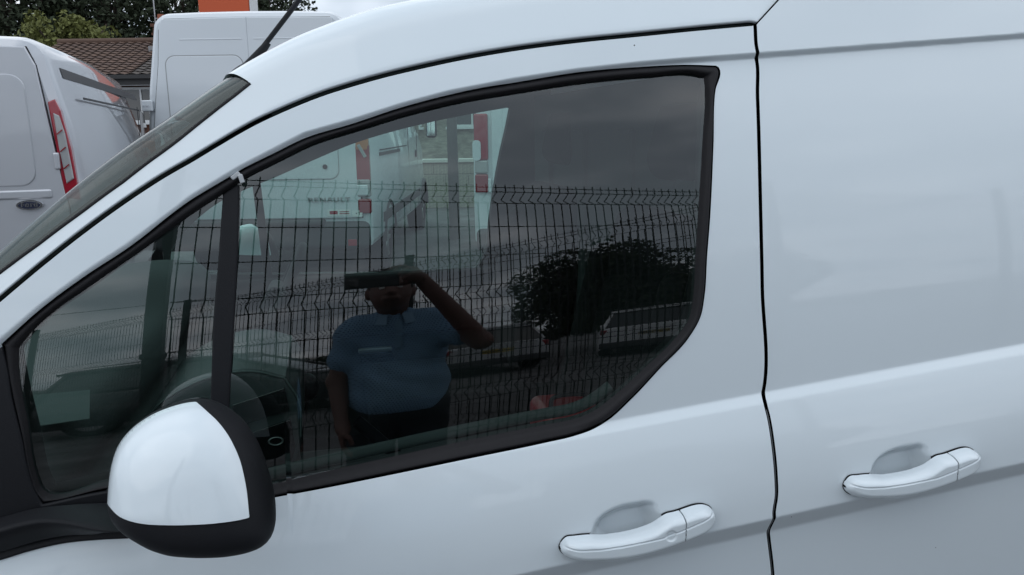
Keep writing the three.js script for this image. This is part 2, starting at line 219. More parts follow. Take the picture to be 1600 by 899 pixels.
function arc(cx, cy, r, a0, a1, n) { const o = []; for (let i = 0; i <= n; i++) { const a = (a0 + (a1 - a0) * i / n) * R; o.push([cx + r * Math.cos(a), cy + r * Math.sin(a)]); } return o; }

// finger scoops behind the two door handles
const SCOOP_L = smooth(SCOOP, true, 0.004), SHIFT = [0.456, 0.0411];
function scoop(x, y) {
  let d = 0; for (const [sx, sy] of [[0, 0], SHIFT]) { const X = x - sx, Y = y - sy; if (X < 0.33 || X > 0.47 || Y < 0.84 || Y > 0.97) continue; if (inside(SCOOP_L, X, Y)) d = 0.024 * sm(nearestOn(SCOOP_L, [X, Y])[1] / 0.024); }
  return d;
}
const zDoor = (x, y) => zSide(x, y) - scoop(x, y);
const ROWS = [[0, 0.8, 0.02], [0.8, 1.75, 0.004], [1.75, 2, 0.01]];

// ---------------------------------------------------------------- the white van
const van = thing('white_van', 'white compact panel van filling the view, black door mirror rim and tinted front side window', 'van');
const WIDE = 1.80; // the far side mirrors the near one about z = -WIDE / 2
const seamB = smooth(SEAM_B, false, 0.01), seamTop0 = [[-0.80, 0.985], [-0.70, 1.064], [-0.60, 1.143], [-0.50, 1.224], ...SEAM_TOP], seamTop = smooth(seamTop0, false, 0.006);
const GAP = 0.0010, ROLL = 0.0022;
const arch = (x, up) => up ? arc(x, 0.31, 0.37, 0, 180, 24) : arc(x, 0.31, 0.37, 180, 0, 24);
// front door outline, counter-clockwise
const topEdge = seamTop.filter(p => p[0] > -0.52);
const doorLoop0 = [[-0.53, 0.36], [0.62, 0.36], ...seamB.slice().reverse().filter(p => p[1] > 0.37), ...topEdge.slice().reverse(), [-0.535, 1.19], [-0.545, 0.95], [-0.56, 0.7], [-0.55, 0.5]];
const doorLoop = offset(resample(doorLoop0, 900), -(GAP + ROLL));
const rubLoop = resample(smooth(RUB, true, 0.004, 50), 620), innLoop = resample(smooth(INN, true, 0.004, 50), 620);
const doorHole = offset(rubLoop, -0.001 + ROLL);
const door = part('front_door', [panelGeo([doorLoop, doorHole], zDoor, { cx: 0.004, rows: ROWS }), flange(doorLoop, zDoor, ROLL, 0.03), flange(doorHole, zDoor, ROLL, 0.02, true)], M.paint, van);
// sliding side door, to the right of the seam
// upper edge of the side panels, above the view
const sideTop = x => BASE_Y + SLOPE * x + 0.655;
const slideLoop0 = [[0.65, 0.36], [1.52, 0.36], [1.52, sideTop(1.52)], [0.752, sideTop(0.752)], [0.7219, 1.7168], [0.6894, 1.6882], ...seamB.filter(p => p[1] > 0.37)];
const slideLoop = offset(resample(slideLoop0, 900), -(GAP * 0.5 + ROLL));
part('sliding_door', [panelGeo([slideLoop], zDoor, { cx: 0.005, rows: ROWS }), flange(slideLoop, zDoor, ROLL, 0.03)], M.paint, van);
// rear quarter and front wing, sill
const rearX = 2.05, frontX = -1.02;
const rearLoop0 = [[1.53, 0.30], [rearX - 0.37, 0.31], ...arch(rearX, false), [rearX + 0.37, 0.31], [2.92, 0.34], [2.94, 1.0], [2.90, sideTop(2.9)], [1.53, sideTop(1.53)]];
const rearLoop = offset(resample(rearLoop0, 500), -(GAP * 0.5 + ROLL));
part('rear_quarter_panel', [panelGeo([rearLoop], zSide, { cx: 0.02, rows: [[0, 0.8, 0.03], [0.8, 1.75, 0.006]] }), flange(rearLoop, zSide, ROLL, 0.03)], M.paint, van);
const wingLoop0 = [[-0.565, 0.36], [-0.57, 0.7], [-0.553, 0.95], [-0.545, 1.17], [-0.60, 1.13], [-0.80, 0.965], [-1.1, 0.90], [-1.5, 0.80], [-1.62, 0.70], [-1.60, 0.36], [frontX - 0.37, 0.31], ...arch(frontX, true).reverse(), [frontX + 0.37, 0.31]];
const wingLoop = offset(resample(wingLoop0, 500), -(GAP * 0.5 + ROLL));
part('front_wing', [panelGeo([wingLoop], zSide, { cx: 0.02, rows: [[0, 1.3, 0.01]] }), flange(wingLoop, zSide, ROLL, 0.03)], M.paint, van);
// dark structure behind the shut lines, open at the window
{
  const open = offset(rubLoop, -0.012), outer = [[-0.66, 0.34], [-0.60, 0.34], [2.85, 0.34], [2.85, sideTop(2.85) - 0.01], [0.76, sideTop(0.76) - 0.012], [0.69, 1.68], ...seamTop.filter(p => p[0] > -0.52).reverse().map(p => [p[0], p[1] + 0.012]), [-0.56, 1.15]];
  part('inner_side_frame', panelGeo([outer, open], (x, y) => zBase(x, y) - 0.03, { cx: 0.03, rows: [[0, 2, 0.02]] }), M.blackGap, van);
}
part('shut_line_seal', tube(seamB.filter(p => p[1] < 1.075 && p[1] > 0.4).filter((_, i) => i % 2 === 0).map(p => V(p[0] + 0.0008, p[1], zSide(p[0], p[1]) - 0.0052)), 0.0032, 8, 140), mat([0.16, 0.17, 0.18], 0.6), van);
part('sill', box(3.4, 0.14, 0.06, 0.6, 0.285, -0.05, 0.02), M.paint, van);

// roof and A-pillars: one section swept along the top seam, the windscreen set into its front
const secN = 44, section = [];
{ let n = 0, d = 0; const L = 0.3; section.push([0, 0.004, 0], [0.0015, 0.001, 0.003]); n = 0.004; for (let i = 0; i <= secN; i++) { const u = i / secN, th = (27 + 60 * sm((u * L - 0.05) / 0.09)) * R; section.push([n, d, u * L]); n += Math.cos(th) * L / secN; d += Math.sin(th) * L / secN; } }
const FULLNESS = [[-0.8, 0.48], [-0.4, 0.50], [-0.3, 0.57], [-0.2, 0.65], [-0.1, 0.76], [0, 0.90], [0.1, 1]]; // the section is smaller along the pillar than over the cab
function sweepPoint(path, i, k, lift = 0) { // k-th point of the section at path point i; the second half mirrors the first across the van
  const m = section.length, p = path[i], a = path[Math.max(0, i - 1)], b = path[Math.min(path.length - 1, i + 1)]; let tx = b[0] - a[0], ty = b[1] - a[1]; const l = Math.hypot(tx, ty), nx = -ty / l, ny = tx / l;
  const z0 = zSide(p[0], p[1]), w = WIDE + 2 * z0, C = 10, f = p[0] > 0.1 ? 1 : interp(FULLNESS, p[0]); let n, d;
  if (k < m) { n = section[k][0] * f; d = section[k][1] * f; } else if (k < m + C) { const t = (k - m + 1) / (C + 1), e = [section[m - 1][0] * f, section[m - 1][1] * f]; d = e[1] + (w - 2 * e[1]) * t; n = e[0] + 0.012 * Math.sin(Math.PI * t); } else { const q = 2 * m + C - 1 - k; n = section[q][0] * f; d = w - section[q][1] * f; }
  n += 0.0026 + lift; return V(p[0] + nx * n, p[1] + ny * n, z0 - d);
}
const secAll = section.length * 2 + 10, secMid = (secAll - 1) / 2;
const lastTop = seamTop[seamTop.length - 1];
const roofPath = [...seamTop]; // runs on straight under the edge of the side panel
for (let x = lastTop[0] + 0.02; x < 0.86; x += 0.02) roofPath.push([x, lastTop[1] + (x - lastTop[0]) * 0.075]);
const rearPath = []; for (let x = 0.74; x < 2.92; x += 0.04) rearPath.push([x, sideTop(x) + 0.003]);
function sweepF(path, fi, fk, lift = 0) { const i = Math.min(path.length - 2, Math.floor(fi)), k = Math.min(secAll - 2, Math.floor(fk)), a = fi - i, b = fk - k; const P = (p, q) => sweepPoint(path, p, q, lift); return P(i, k).lerp(P(i, k + 1), b).lerp(P(i + 1, k).lerp(P(i + 1, k + 1), b), a); }
function indexAt(x) { for (let i = 0; i + 1 < roofPath.length; i++) if (roofPath[i + 1][0] >= x) return i + (x - roofPath[i][0]) / (roofPath[i + 1][0] - roofPath[i][0]); return roofPath.length - 1; }
const PILLAR = [[-0.8, 16], [-0.5, 13], [-0.45, 11], [-0.40, 9.1], [-0.35, 7.5], [-0.30, 6.8], [-0.25, 6.75], [-0.20, 7.8], [-0.15, 9.2], [-0.10, 10.5], [-0.08, 11.3], [-0.05, 12.6]];
const pillarAt = fi => { const i = Math.min(roofPath.length - 2, Math.floor(fi)); return interp(PILLAR, roofPath[i][0] + (roofPath[i + 1][0] - roofPath[i][0]) * (fi - i)); };
const headEdge = k => { const q = Math.min(k, secAll - 1 - k); return indexAt(interp([[0, -0.078], [11.4, -0.078], [21, -0.098], [secMid, -0.12]], q)); }; // upper edge of the windscreen, bowed forwards
{
  const grid = (n, m, f) => { const o = []; for (let i = 0; i <= n; i++) { const r = []; for (let j = 0; j <= m; j++) r.push(f(i / n, j / m)); o.push(r); } return gridGeo(o); };
  const last = roofPath.length - 1, exact = (g, n, m, f) => { const N = g.attributes.normal, h = 0.35; for (let i = 0; i <= n; i++) for (let j = 0; j <= m; j++) { const [fi, fk] = f(i / n, j / m); const A = sweepF(roofPath, Math.min(last, fi + h), fk).sub(sweepF(roofPath, Math.max(0, fi - h), fk)), B = sweepF(roofPath, fi, Math.min(secAll - 1, fk + h)).sub(sweepF(roofPath, fi, Math.max(0, fk - h))), v = B.cross(A).normalize(); N.setXYZ(i * (m + 1) + j, v.x, v.y, v.z); } return g; };
  const roofAt = (u, v) => { const k = v * (secAll - 1), e = headEdge(k); return [e + (last - e) * u, k]; };
  const roof = part('roof', exact(grid(130, secAll - 1, (u, v) => { const k = v * (secAll - 1), e = headEdge(k), p = sweepF(roofPath, e + (last - e) * u, k); if (p.x > 0.64) p.z += (k < secMid ? -1 : 1) * Math.min(0.006, (p.x - 0.64) * 0.3), p.y -= Math.min(0.004, (p.x - 0.64) * 0.2); return p; }), 130, secAll - 1, roofAt), M.paint, van);
  part('rear_roof', grid(rearPath.length - 1, secAll - 1, (u, v) => sweepF(rearPath, u * (rearPath.length - 1), v * (secAll - 1))), M.paint, van);
  for (const far of [false, true]) { const pAt = (u, v) => { const fi = u * headEdge(5), k = pillarAt(fi) * v; return [fi, far ? secAll - 1 - k : k]; }; part('windscreen_pillar', exact(grid(150, 26, (u, v) => sweepF(roofPath, ...pAt(u, v))), 150, 26, pAt), M.paint, van); }
  // glass between the pillars; v runs across, u upwards
  const at = (u, v, lift) => { let k = 12 + (secAll - 25) * v, e = headEdge(k), fi = u * e; for (let n = 0; n < 3; n++) { const a = pillarAt(fi); k = a + (secAll - 1 - 2 * a) * v; fi = u * headEdge(k); } return sweepF(roofPath, fi, k, lift); };
  const ws = part('windscreen', grid(120, 110, (u, v) => at(u, v, -0.004)), M.screenGlass, van);
  const sub = (u0, u1, v0, v1, n, m, lift) => grid(n, m, (u, v) => at(u0 + (u1 - u0) * u, v0 + (v1 - v0) * v, lift));
  part('windscreen_border', [sub(0, 1, 0, 0.035, 120, 6, -0.0065), sub(0, 1, 0.965, 1, 120, 6, -0.0065), sub(0.90, 1, 0.0351, 0.9649, 10, 90, -0.0065), sub(0, 0.06, 0.0351, 0.9649, 8, 90, -0.0065)], M.frit, ws);
  part('windscreen_seal', [tube(Array.from({ length: 80 }, (_, i) => at(i / 79, 0.0, -0.002)), 0.0028, 6, 160)], M.rubber, ws);
  part('headlining', grid(60, secAll - 5, (u, v) => { const k = 2 + v * (secAll - 5), e = headEdge(k) + 1, f = indexAt(0.74); return sweepF(roofPath, e + (f - e) * u, k, -0.03); }), M.liner, roof);
}
// window: rubber seal, two panes, divider bar
{
  const rows = rubLoop.map(p => { const q = nearestOn(innLoop, p)[0], r = []; for (let k = 0; k <= 9; k++) { const t = k / 9, x = p[0] + (q[0] - p[0]) * t, y = p[1] + (q[1] - p[1]) * t; const h = t < 0.12 ? -0.004 + 0.05 * t : t < 0.55 ? 0.002 + 0.0015 * Math.sin((t - 0.12) / 0.43 * Math.PI) : 0.002 - 0.014 * sm((t - 0.55) / 0.38); r.push(V(x, y, zBase(x, y) + h)); } return r; });
  rows.push(rows[0].map(v => v.clone()));
  part('window_seal', gridGeo(rows), M.rubber, door);
  const pane = offset(innLoop, 0.006), cutX = y => -0.139 + (y - 1.30) * 0.16;
  const zGlass = (x, y) => zBase(x, y) - 0.0085;
  const clip = keep => { const o = [], n = pane.length; for (let i = 0; i < n; i++) { const a = pane[i], b = pane[(i + 1) % n], f = p => keep * (p[0] - cutX(p[1])); if (f(a) >= 0) o.push(a); if ((f(a) >= 0) !== (f(b) >= 0)) { const t = f(a) / (f(a) - f(b)); o.push([a[0] + (b[0] - a[0]) * t, a[1] + (b[1] - a[1]) * t]); } } return o; };
  const opt = { cx: 0.008, rows: [[0.9, 1.7, 0.006]] };
  part('window_glass', panelGeo([clip(1)], zGlass, opt), M.glass, door);
  part('quarter_glass', panelGeo([clip(-1)], zGlass, opt), M.glass, door);
  const div = smooth(DIV, true, 0.006, 30);
  const zd = (x, y) => zBase(x, y) - 0.004;
  const dl = offset(div, -0.003);
  part('divider_bar', [panelGeo([dl], zd, { cx: 0.006, rows: [[0.9, 1.6, 0.01]] }), flange(dl, zd, 0.003, 0.012)], M.trim, door);
  // light grey clip where divider and seal meet
  part('seal_clip', [[-0.1225, 1.4425, 0.013, 0.006, 0.6], [-0.1155, 1.4385, 0.006, 0.012, 0.25]].map(([x, y, w, h, a]) => { const g = box(w, h, 0.006, 0, 0, 0, 0.0015); g.rotateZ(a); g.translate(x, y, zBase(x, y) + 0.003); return g; }), mat([0.5, 0.52, 0.54], 0.5), door);
  // waist strip inside the glass at the foot of the window
  const foot = innLoop.filter(p => p[0] > -0.165 && p[0] < 0.40 && p[1] < BASE_Y + SLOPE * p[0] + 0.06).sort((a, b) => a[0] - b[0]);
  if (foot.length > 3) part('waist_strip', tube(foot.filter((_, i) => i % 6 === 0).map(p => V(p[0], p[1] + 0.008, zBase(p[0], p[1]) - 0.02)), 0.009, 8, 60), M.dash, door);
}
// black sail panel and foot of the mirror
{
  const sl = offset(smooth(SAIL, true, 0.006, 30), -0.003), zs = (x, y) => zBase(x, y) + 0.0065;
  part('sail_panel', [panelGeo([sl], zs, { cx: 0.01, rows: [[0.8, 1.4, 0.008]] }), flange(sl, zs, 0.003, 0.02)], M.trim, door);
}
function polar(centre, radii) { // radial share of (x, y) inside a rounded outline given by its radii
  const [cx, cy] = centre, n = radii.length, rad = a => { const f = ((a / (2 * Math.PI)) * n % n + n) % n, i = Math.floor(f), t = f - i, p = k => radii[(i + k + n) % n]; const a0 = p(-1), a1 = p(0), a2 = p(1), a3 = p(2); return a1 + 0.5 * t * (a2 - a0 + t * (2 * a0 - 5 * a1 + 4 * a2 - a3 + t * (3 * (a1 - a2) + a3 - a0))); };
  return { cx, cy, rad, share: (x, y) => Math.hypot(x - cx, y - cy) / rad(Math.atan2(y - cy, x - cx)) };
}
function dome(P, z0, front, back, e = 2.2, shrink = 1, lean = 0) { // closed pillow over an outline
  const rows = [], nA = 120, steps = [];
  for (let k = 0; k <= 22; k++) steps.push([Math.sin(k / 22 * Math.PI / 2), 1]); for (let k = 21; k >= 0; k--) steps.push([Math.sin(k / 22 * Math.PI / 2), -1]);
  for (const [r, s] of steps) { const row = []; for (let i = 0; i <= nA; i++) { const a = i / nA * 2 * Math.PI, q = P.rad(a) * r * shrink; row.push(V(P.cx + q * Math.cos(a), P.cy + q * Math.sin(a), z0 - lean * q * Math.sin(a) + (s > 0 ? front : -back) * Math.pow(Math.max(0, 1 - Math.pow(r, e)), 1 / 2))); } rows.push(row); }
  return gridGeo(rows);
}
function mirror(parent, far) {
  const P = polar(M_CENTRE, M_RADIUS), z0 = 0.11, F = 0.062, e = 3.0;
  const holder = new THREE.Group(); holder.name = 'door_mirror'; parent.add(holder); if (far) { holder.scale.z = -1; holder.position.set(-0.11, -0.005, -WIDE); }
  part('mirror_housing', dome(P, z0, F - 0.001, 0.045, e, 0.998, 0.34), M.trim, holder);
  const zm = (x, y) => z0 - 0.34 * (y - P.cy) + 0.0015 + F * Math.sqrt(Math.max(0.0004, 1 - Math.pow(Math.min(0.9998, P.share(x, y)), e)));
  const sh = resample(smooth(M_SHELL, true, 0.004, 40), 260).map(p => { const s = P.share(p[0], p[1]); return s > 0.997 ? [P.cx + (p[0] - P.cx) * 0.997 / s, P.cy + (p[1] - P.cy) * 0.997 / s] : p; });
  part('mirror_shell', [panelGeo([sh], zm, { cx: 0.0022, rows: [[0.9, 1.3, 0.0022]] }), flange(offset(sh, -0.0005), zm, 0.0015, 0.006)], M.paint, holder);
  const zi = (x, y) => z0 - 0.34 * (y - P.cy) - 0.0015 - 0.045 * Math.sqrt(Math.max(0.0004, 1 - Math.pow(Math.min(0.9998, P.share(x, y)), e)));
  part('mirror_inner_shell', panelGeo([sh], zi, { cx: 0.004, rows: [[0.9, 1.3, 0.004]], flip: true }), M.paint, holder);
  const top = FOOT.slice(0, 8), bot = FOOT.slice(8).reverse();
  const N = 40, rows = []; const along = (l, t) => { const f = t * (l.length - 1), i = Math.min(l.length - 2, Math.floor(f)); return [0, 1].map(c => l[i][c] + (l[i + 1][c] - l[i][c]) * (f - i)); };
  for (let i = 0; i <= N; i++) { const t = i / N, a = along(smooth(top, false, 0.006), t), b = along(smooth(bot, false, 0.006), t), out = 0.030 + 0.040 * sm((t - 0.55) / 0.45), r = []; for (let k = 0; k <= 16; k++) { const u = k / 16, x = a[0] + (b[0] - a[0]) * u, y = a[1] + (b[1] - a[1]) * u; const s = Math.min(1, u / 0.14), h = u < 0.14 ? out * Math.sqrt(1 - (1 - s) ** 2) : out * (1 - 0.55 * sm((u - 0.14) / 0.86)) * Math.sqrt(Math.max(0, 1 - Math.pow((u - 0.14) / 0.86, 8))); r.push(V(x, y, 0.004 + h)); } rows.push(r); }
  part('mirror_foot', gridGeo(rows), M.trim, holder);
  const mg = new THREE.CircleGeometry(0.075, 32); mg.rotateY(Math.PI / 2); mg.scale(1, 0.95, 0.6); mg.translate(P.cx + 0.104, P.cy - 0.005, z0 + 0.006); part('mirror_glass', mg, M.mirror, holder);
  return holder;
}
mirror(van, false);
// door handles: grip and end cap with a fine groove, standing over the scoop
function handle(parent, dx, dy, key) {
  const H = smooth(HANDLE, true, 0.002, 60), xs = H.map(p => p[0]), x0 = Math.min(...xs), x1 = Math.max(...xs), cut = 0.4745;
  const span = x => { let lo = 1e9, hi = -1e9; for (let i = 0; i < H.length; i++) { const a = H[i], b = H[(i + 1) % H.length]; if ((a[0] <= x) === (b[0] <= x)) continue; const y = a[1] + (b[1] - a[1]) * (x - a[0]) / (b[0] - a[0]); lo = Math.min(lo, y); hi = Math.max(hi, y); } return [lo, hi]; };
  const make = (xa, xb) => {
    const n = Math.round((xb - xa) / 0.0014), rows = [];
    for (let i = 0; i <= n; i++) {
      const x = xa + (xb - xa) * i / n, [lo, hi] = span(Math.min(x1 - 0.0004, Math.max(x0 + 0.0004, x))), r = [];
      const end = Math.min(1, Math.min((x - x0) / 0.035, (x1 - x) / 0.03)), hz = (0.004 + 0.021 * Math.sqrt(Math.max(0, 1 - (1 - end) ** 2))), edge = (i === 0 || i === n) ? 0.0012 : 0;
      for (let k = 0; k <= 64; k++) {
        const v = -1 + 2 * k / 64, y = (lo + hi) / 2 + v * ((hi - lo) / 2 - edge); const rnd = (d, w) => Math.sqrt(1 - (1 - Math.min(1, Math.max(0, d) / w)) ** 2), half = (hi - lo) / 2 * (1 + 0); let h = hz * rnd(half * (1 - v), Math.min(half, 0.0105)) * rnd(half * (1 + v), Math.min(half, 0.0135)) - edge;
        const gy = interp(GROOVE, x); if (Math.abs(y - gy) < 0.0016) h -= 0.0016 * (1 - (Math.abs(y - gy) / 0.0016) ** 2);
        h += 0.0016 * sm((y - gy) / 0.012) * 0;
        if (key) { const d = Math.hypot(x - KEY[0][0], y - KEY[0][1]); if (d < 0.0095) h -= 0.0022 * sm((0.0095 - d) / 0.003); }
        r.push(V(x + dx, y + dy, zBase(x + dx, (lo + hi) / 2 + dy) + 0.002 + h));
      }
      rows.push(r);
    }
    return gridGeo(rows);
  };
  const g = part('door_handle', make(x0 + 0.0006, cut - 0.0006), M.paint, parent);
  part('handle_end_cap', make(cut + 0.0006, x1 - 0.0006), M.paint, g);
  const gl = offset(H, 0.0010).map(p => [p[0] + dx, p[1] + dy]), inr = offset(H, -0.004).map(p => [p[0] + dx, p[1] + dy]);
  part('handle_gasket', panelGeo([gl, inr], (x, y) => zDoor(x, y) + (scoop(x, y) > 0.0004 ? -0.006 : 0.0010), { cx: 0.004, rows: [[0.8, 1.1, 0.003]] }), M.blackGap, g);
}
handle(door, 0, 0, true);
handle(van.children.find(c => c.name === 'sliding_door'), SHIFT[0], SHIFT[1], false);
{ // stone chips in the paint
  const chips = [[0.663, 0.907, 0.0009], [0.955, 0.80, 0.0008], [0.45, 1.617, 0.0011]];
  chips.forEach(([x, y, r]) => { const g = new THREE.SphereGeometry(r, 8, 6); g.scale(1, 1, 0.5); g.translate(x, y, zSide(x, y)); part('paint_chip', g, M.blackGap, x < 0.6 ? door : van); });
}
// far side of the body, with its own window
{
  const zf = (x, y) => -WIDE - zBase(x, y);
  const hole = resample(smooth(FARWIN, true, 0.01, 40), 300);
  const outer = [[-0.56, 0.36], [2.92, 0.34], [2.92, sideTop(2.9)], [0.68, sideTop(0.68)], ...seamTop.filter(p => p[0] > -0.54).reverse(), [-0.55, 1.15]];
  const farDoor = part('far_side_panel', panelGeo([outer, hole], zf, { cx: 0.03, rows: [[0, 2, 0.02]], flip: true }), M.paint, van);
  part('far_door_trim', [panelGeo([outer.map(p => [Math.min(p[0], 0.75), p[1]]), hole], (x, y) => zf(x, y) + 0.035, { cx: 0.04, rows: [[0, 2, 0.03]] })], M.dash, farDoor);
  part('far_window_reveal', (() => { const h = hole.map(p => p), rows = [h.map(p => V(p[0], p[1], zf(p[0], p[1]) + 0.004)), h.map(p => V(p[0], p[1], zf(p[0], p[1]) + 0.036))]; rows.forEach(r => r.push(r[0].clone())); return gridGeo(rows); })(), M.blackGap, farDoor);
  part('far_window_glass', panelGeo([offset(hole, 0.006)], (x, y) => zf(x, y) + 0.012, { cx: 0.03, rows: [[0, 2, 0.02]] }), M.glass, farDoor);
  const bx = -0.232, g = box(0.026, 0.36, 0.02, 0, 0, 0, 0.004); g.rotateZ(0.05); g.translate(bx, 1.20, -WIDE + 0.075); part('far_divider_bar', g, M.trim, farDoor);
  part('far_waist_rail', [box(1.1, 0.22, 0.07, 0.05, 0.90, -WIDE + 0.075, 0.02), box(0.115, 0.020, 0.03, 0.125, 0.72, -WIDE + 0.13, 0.006)], M.seat, farDoor);
  part('far_door_pull', box(0.115, 0.016, 0.02, 0.118, 0.755, -WIDE + 0.145, 0.005), M.steel, farDoor);
  const fm = mirror(van, true);
}
// cabin
{
  const floorG = box(1.3, 0.05, 1.56, 0.05, 0.42, -0.9); part('cabin_floor', floorG, M.trim, van);
  part('bulkhead', [box(0.03, 1.16, 1.46, 0.70, 1.02, -0.9), ...[-1.45, -1.1, -0.75, -0.4].map(z => box(0.02, 0.95, 0.1, 0.682, 1.02, z, 0.008))], M.liner, van);
  part('firewall', box(0.05, 0.62, 1.56, -0.86, 0.7, -0.9), M.trim, van);
  part('near_door_trim', [box(1.08, 0.56, 0.05, 0.08, 0.68, -0.10, 0.02), box(0.42, 0.05, 0.05, 0.2, 0.86, -0.14, 0.02), box(0.2, 0.03, 0.02, -0.12, 0.80, -0.13, 0.008)], M.dash, door);
  const dash = new THREE.Group(); dash.name = 'dashboard'; van.add(dash);
  // dash cross-section swept across the van
  const dp = [[-0.86, 1.00], [-0.80, 1.035], [-0.62, 1.055], [-0.46, 1.06], [-0.40, 1.045], [-0.375, 1.005], [-0.385, 0.96], [-0.35, 0.93], [-0.345, 0.87], [-0.37, 0.82], [-0.42, 0.70], [-0.5, 0.62]];
  const rows = []; for (let i = 0; i <= 60; i++) { const z = -0.12 - i / 60 * 1.56, hump = Math.exp(-(((z + 1.33) / 0.22) ** 4)) * 0.075, pull = 0.03 * Math.cos((z + 0.9) * 1.9); rows.push(smooth(dp, false, 0.02, 60).slice(0, 60).map(p => V(p[0] - 0.04 + pull + (p[1] > 0.9 ? hump * 0.5 : 0), p[1] + hump * sm((p[1] - 0.9) / 0.1), z))); }
  part('dash_pad', gridGeo(rows), M.dash, dash);
  const slots = []; for (let i = 0; i < 64; i++) slots.push(box(0.030, 0.004, 0.005, -0.70, 1.057, -0.28 - i * 0.019)); part('defroster_grille', slots, M.dashGrey, dash);
  part('glovebox_lid', box(0.016, 0.055, 0.36, -0.346, 0.905, -0.40, 0.006), M.dash, dash);
  
  part('air_vent', [tube([[-0.335, 0.985, -0.18], [-0.335, 1.005, -0.25], [-0.335, 1.0, -0.33], [-0.335, 0.98, -0.33], [-0.335, 0.972, -0.25]], 0.006, 6, 60, true), ...[0, 1, 2].map(i => box(0.02, 0.003, 0.14, -0.345, 0.978 + i * 0.009, -0.255))], M.trim, dash);
  // centre stack: hooded screen over switch panel
  const podLoop = smooth([[-0.40, 0.90], [-0.363, 0.95], [-0.307, 0.985], [-0.259, 1.002], [-0.178, 1.006], [-0.123, 0.988], [-0.101, 0.945], [-0.100, 0.875], [-0.12, 0.78], [-0.16, 0.66], [-0.36, 0.66], [-0.41, 0.78]], true, 0.012, 40);
  const extrude = (l, z0, d, bev) => { const g = new THREE.ExtrudeGeometry(new THREE.Shape(l.map(p => new THREE.Vector2(...p))), { depth: d, bevelEnabled: true, bevelSize: bev, bevelThickness: bev, bevelSegments: 4 }); g.translate(0, 0, z0 - d); return g; };
  const stack = part('centre_stack', extrude(podLoop, -0.62, 0.34, 0.012), mat([0.055, 0.062, 0.064], 0.5), dash);
  part('side_recess', extrude([[-0.222, 0.948], [-0.119, 0.975], [-0.113, 0.928], [-0.211, 0.905]], -0.604, 0.004, 0.002), M.darkGlass, stack);
  part('switch_panel', extrude([[-0.198, 0.882], [-0.112, 0.905], [-0.106, 0.845], [-0.125, 0.79], [-0.185, 0.80]], -0.604, 0.004, 0.002), M.frit, stack);
  part('panel_emblem', new THREE.TorusGeometry(0.012, 0.0016, 8, 24).scale(1.2, 0.7, 1).translate(-0.142, 0.864, -0.599), M.steel, stack);
  part('stack_trim', tube(podLoop.filter(p => p[1] > 0.72 && p[0] > -0.38).sort((p, q) => Math.atan2(q[1] - 0.85, q[0] + 0.25) - Math.atan2(p[1] - 0.85, p[0] + 0.25)).map(p => V(p[0] + (p[0] + 0.25) * 0.06, p[1] + (p[1] - 0.85) * 0.06, -0.608)).filter(p => p.y > 0.86), 0.0022, 6, 80), M.dashGrey, stack);
  // gear lever and handbrake
  const gear = part('gear_lever', [bar([-0.12, 0.72, -0.86], [-0.085, 0.885, -0.83], 0.009, 10), new THREE.SphereGeometry(0.027, 20, 14).scale(1, 1.2, 1).translate(-0.08, 0.905, -0.825)], M.trim, van);
  part('knob_ring', new THREE.TorusGeometry(0.021, 0.0035, 8, 24).rotateX(1.3).translate(-0.084, 0.878, -0.83), M.chrome, gear);
  part('handbrake', [bar([0.20, 0.62, -0.85], [0.03, 0.80, -0.85], 0.016, 10)], M.trim, van);
  part('centre_console', box(0.62, 0.26, 0.22, 0.0, 0.56, -0.88, 0.04, 3), M.trim, van);
  // steering wheel on the far side
  const sw = new THREE.Group(); sw.name = 'steering_wheel'; van.add(sw); sw.position.set(-0.17, 1.0, -1.33); sw.rotation.z = -0.45;
  part('rim', new THREE.TorusGeometry(0.185, 0.015, 12, 64).rotateY(Math.PI / 2), M.trim, sw); part('hub', box(0.05, 0.12, 0.15, -0.02, 0, 0, 0.02, 3), M.trim, sw);
  part('spokes', [box(0.018, 0.03, 0.36, -0.012, 0.0, 0, 0.006), box(0.018, 0.18, 0.05, -0.012, -0.09, 0, 0.006)], M.trim, sw);
  // seats
  for (const z of [-0.46, -1.33]) {
    const st = new THREE.Group(); st.name = 'seat'; van.add(st); st.position.set(0.30, 0.45, z);
    const tilt = g => { g.rotateZ(-0.24); g.translate(0.26, 0.34, 0); return g; };
    part('cushion', box(0.50, 0.16, 0.48, 0.02, 0.22, 0, 0.06, 4), M.seat, st);
    const b = part('backrest', tilt(mergeGeometries([box(0.13, 0.58, 0.46, 0, 0.26, 0, 0.055, 4), box(0.15, 0.46, 0.08, -0.02, 0.22, 0.2, 0.035, 3), box(0.15, 0.46, 0.08, -0.02, 0.22, -0.2, 0.035, 3)])), M.seat, st);
    part('headrest', [tilt(box(0.10, 0.18, 0.27, -0.01, 0.70, 0, 0.045, 4)), tilt(cyl(0.006, 0.006, 0.16, 8, 0, 0.58, 0.06)), tilt(cyl(0.006, 0.006, 0.16, 8, 0, 0.58, -0.06))], M.seat, b);
    part('seat_base', box(0.42, 0.16, 0.44, 0.04, 0.06, 0, 0.02), M.trim, st);
  }
  part('seat_belt', [(() => { const g = tube([[0.66, 1.45, -0.14], [0.60, 1.25, -0.17], [0.56, 0.95, -0.20], [0.55, 0.6, -0.22]], 0.022, 8, 30); return g; })()], M.seat, van);
}
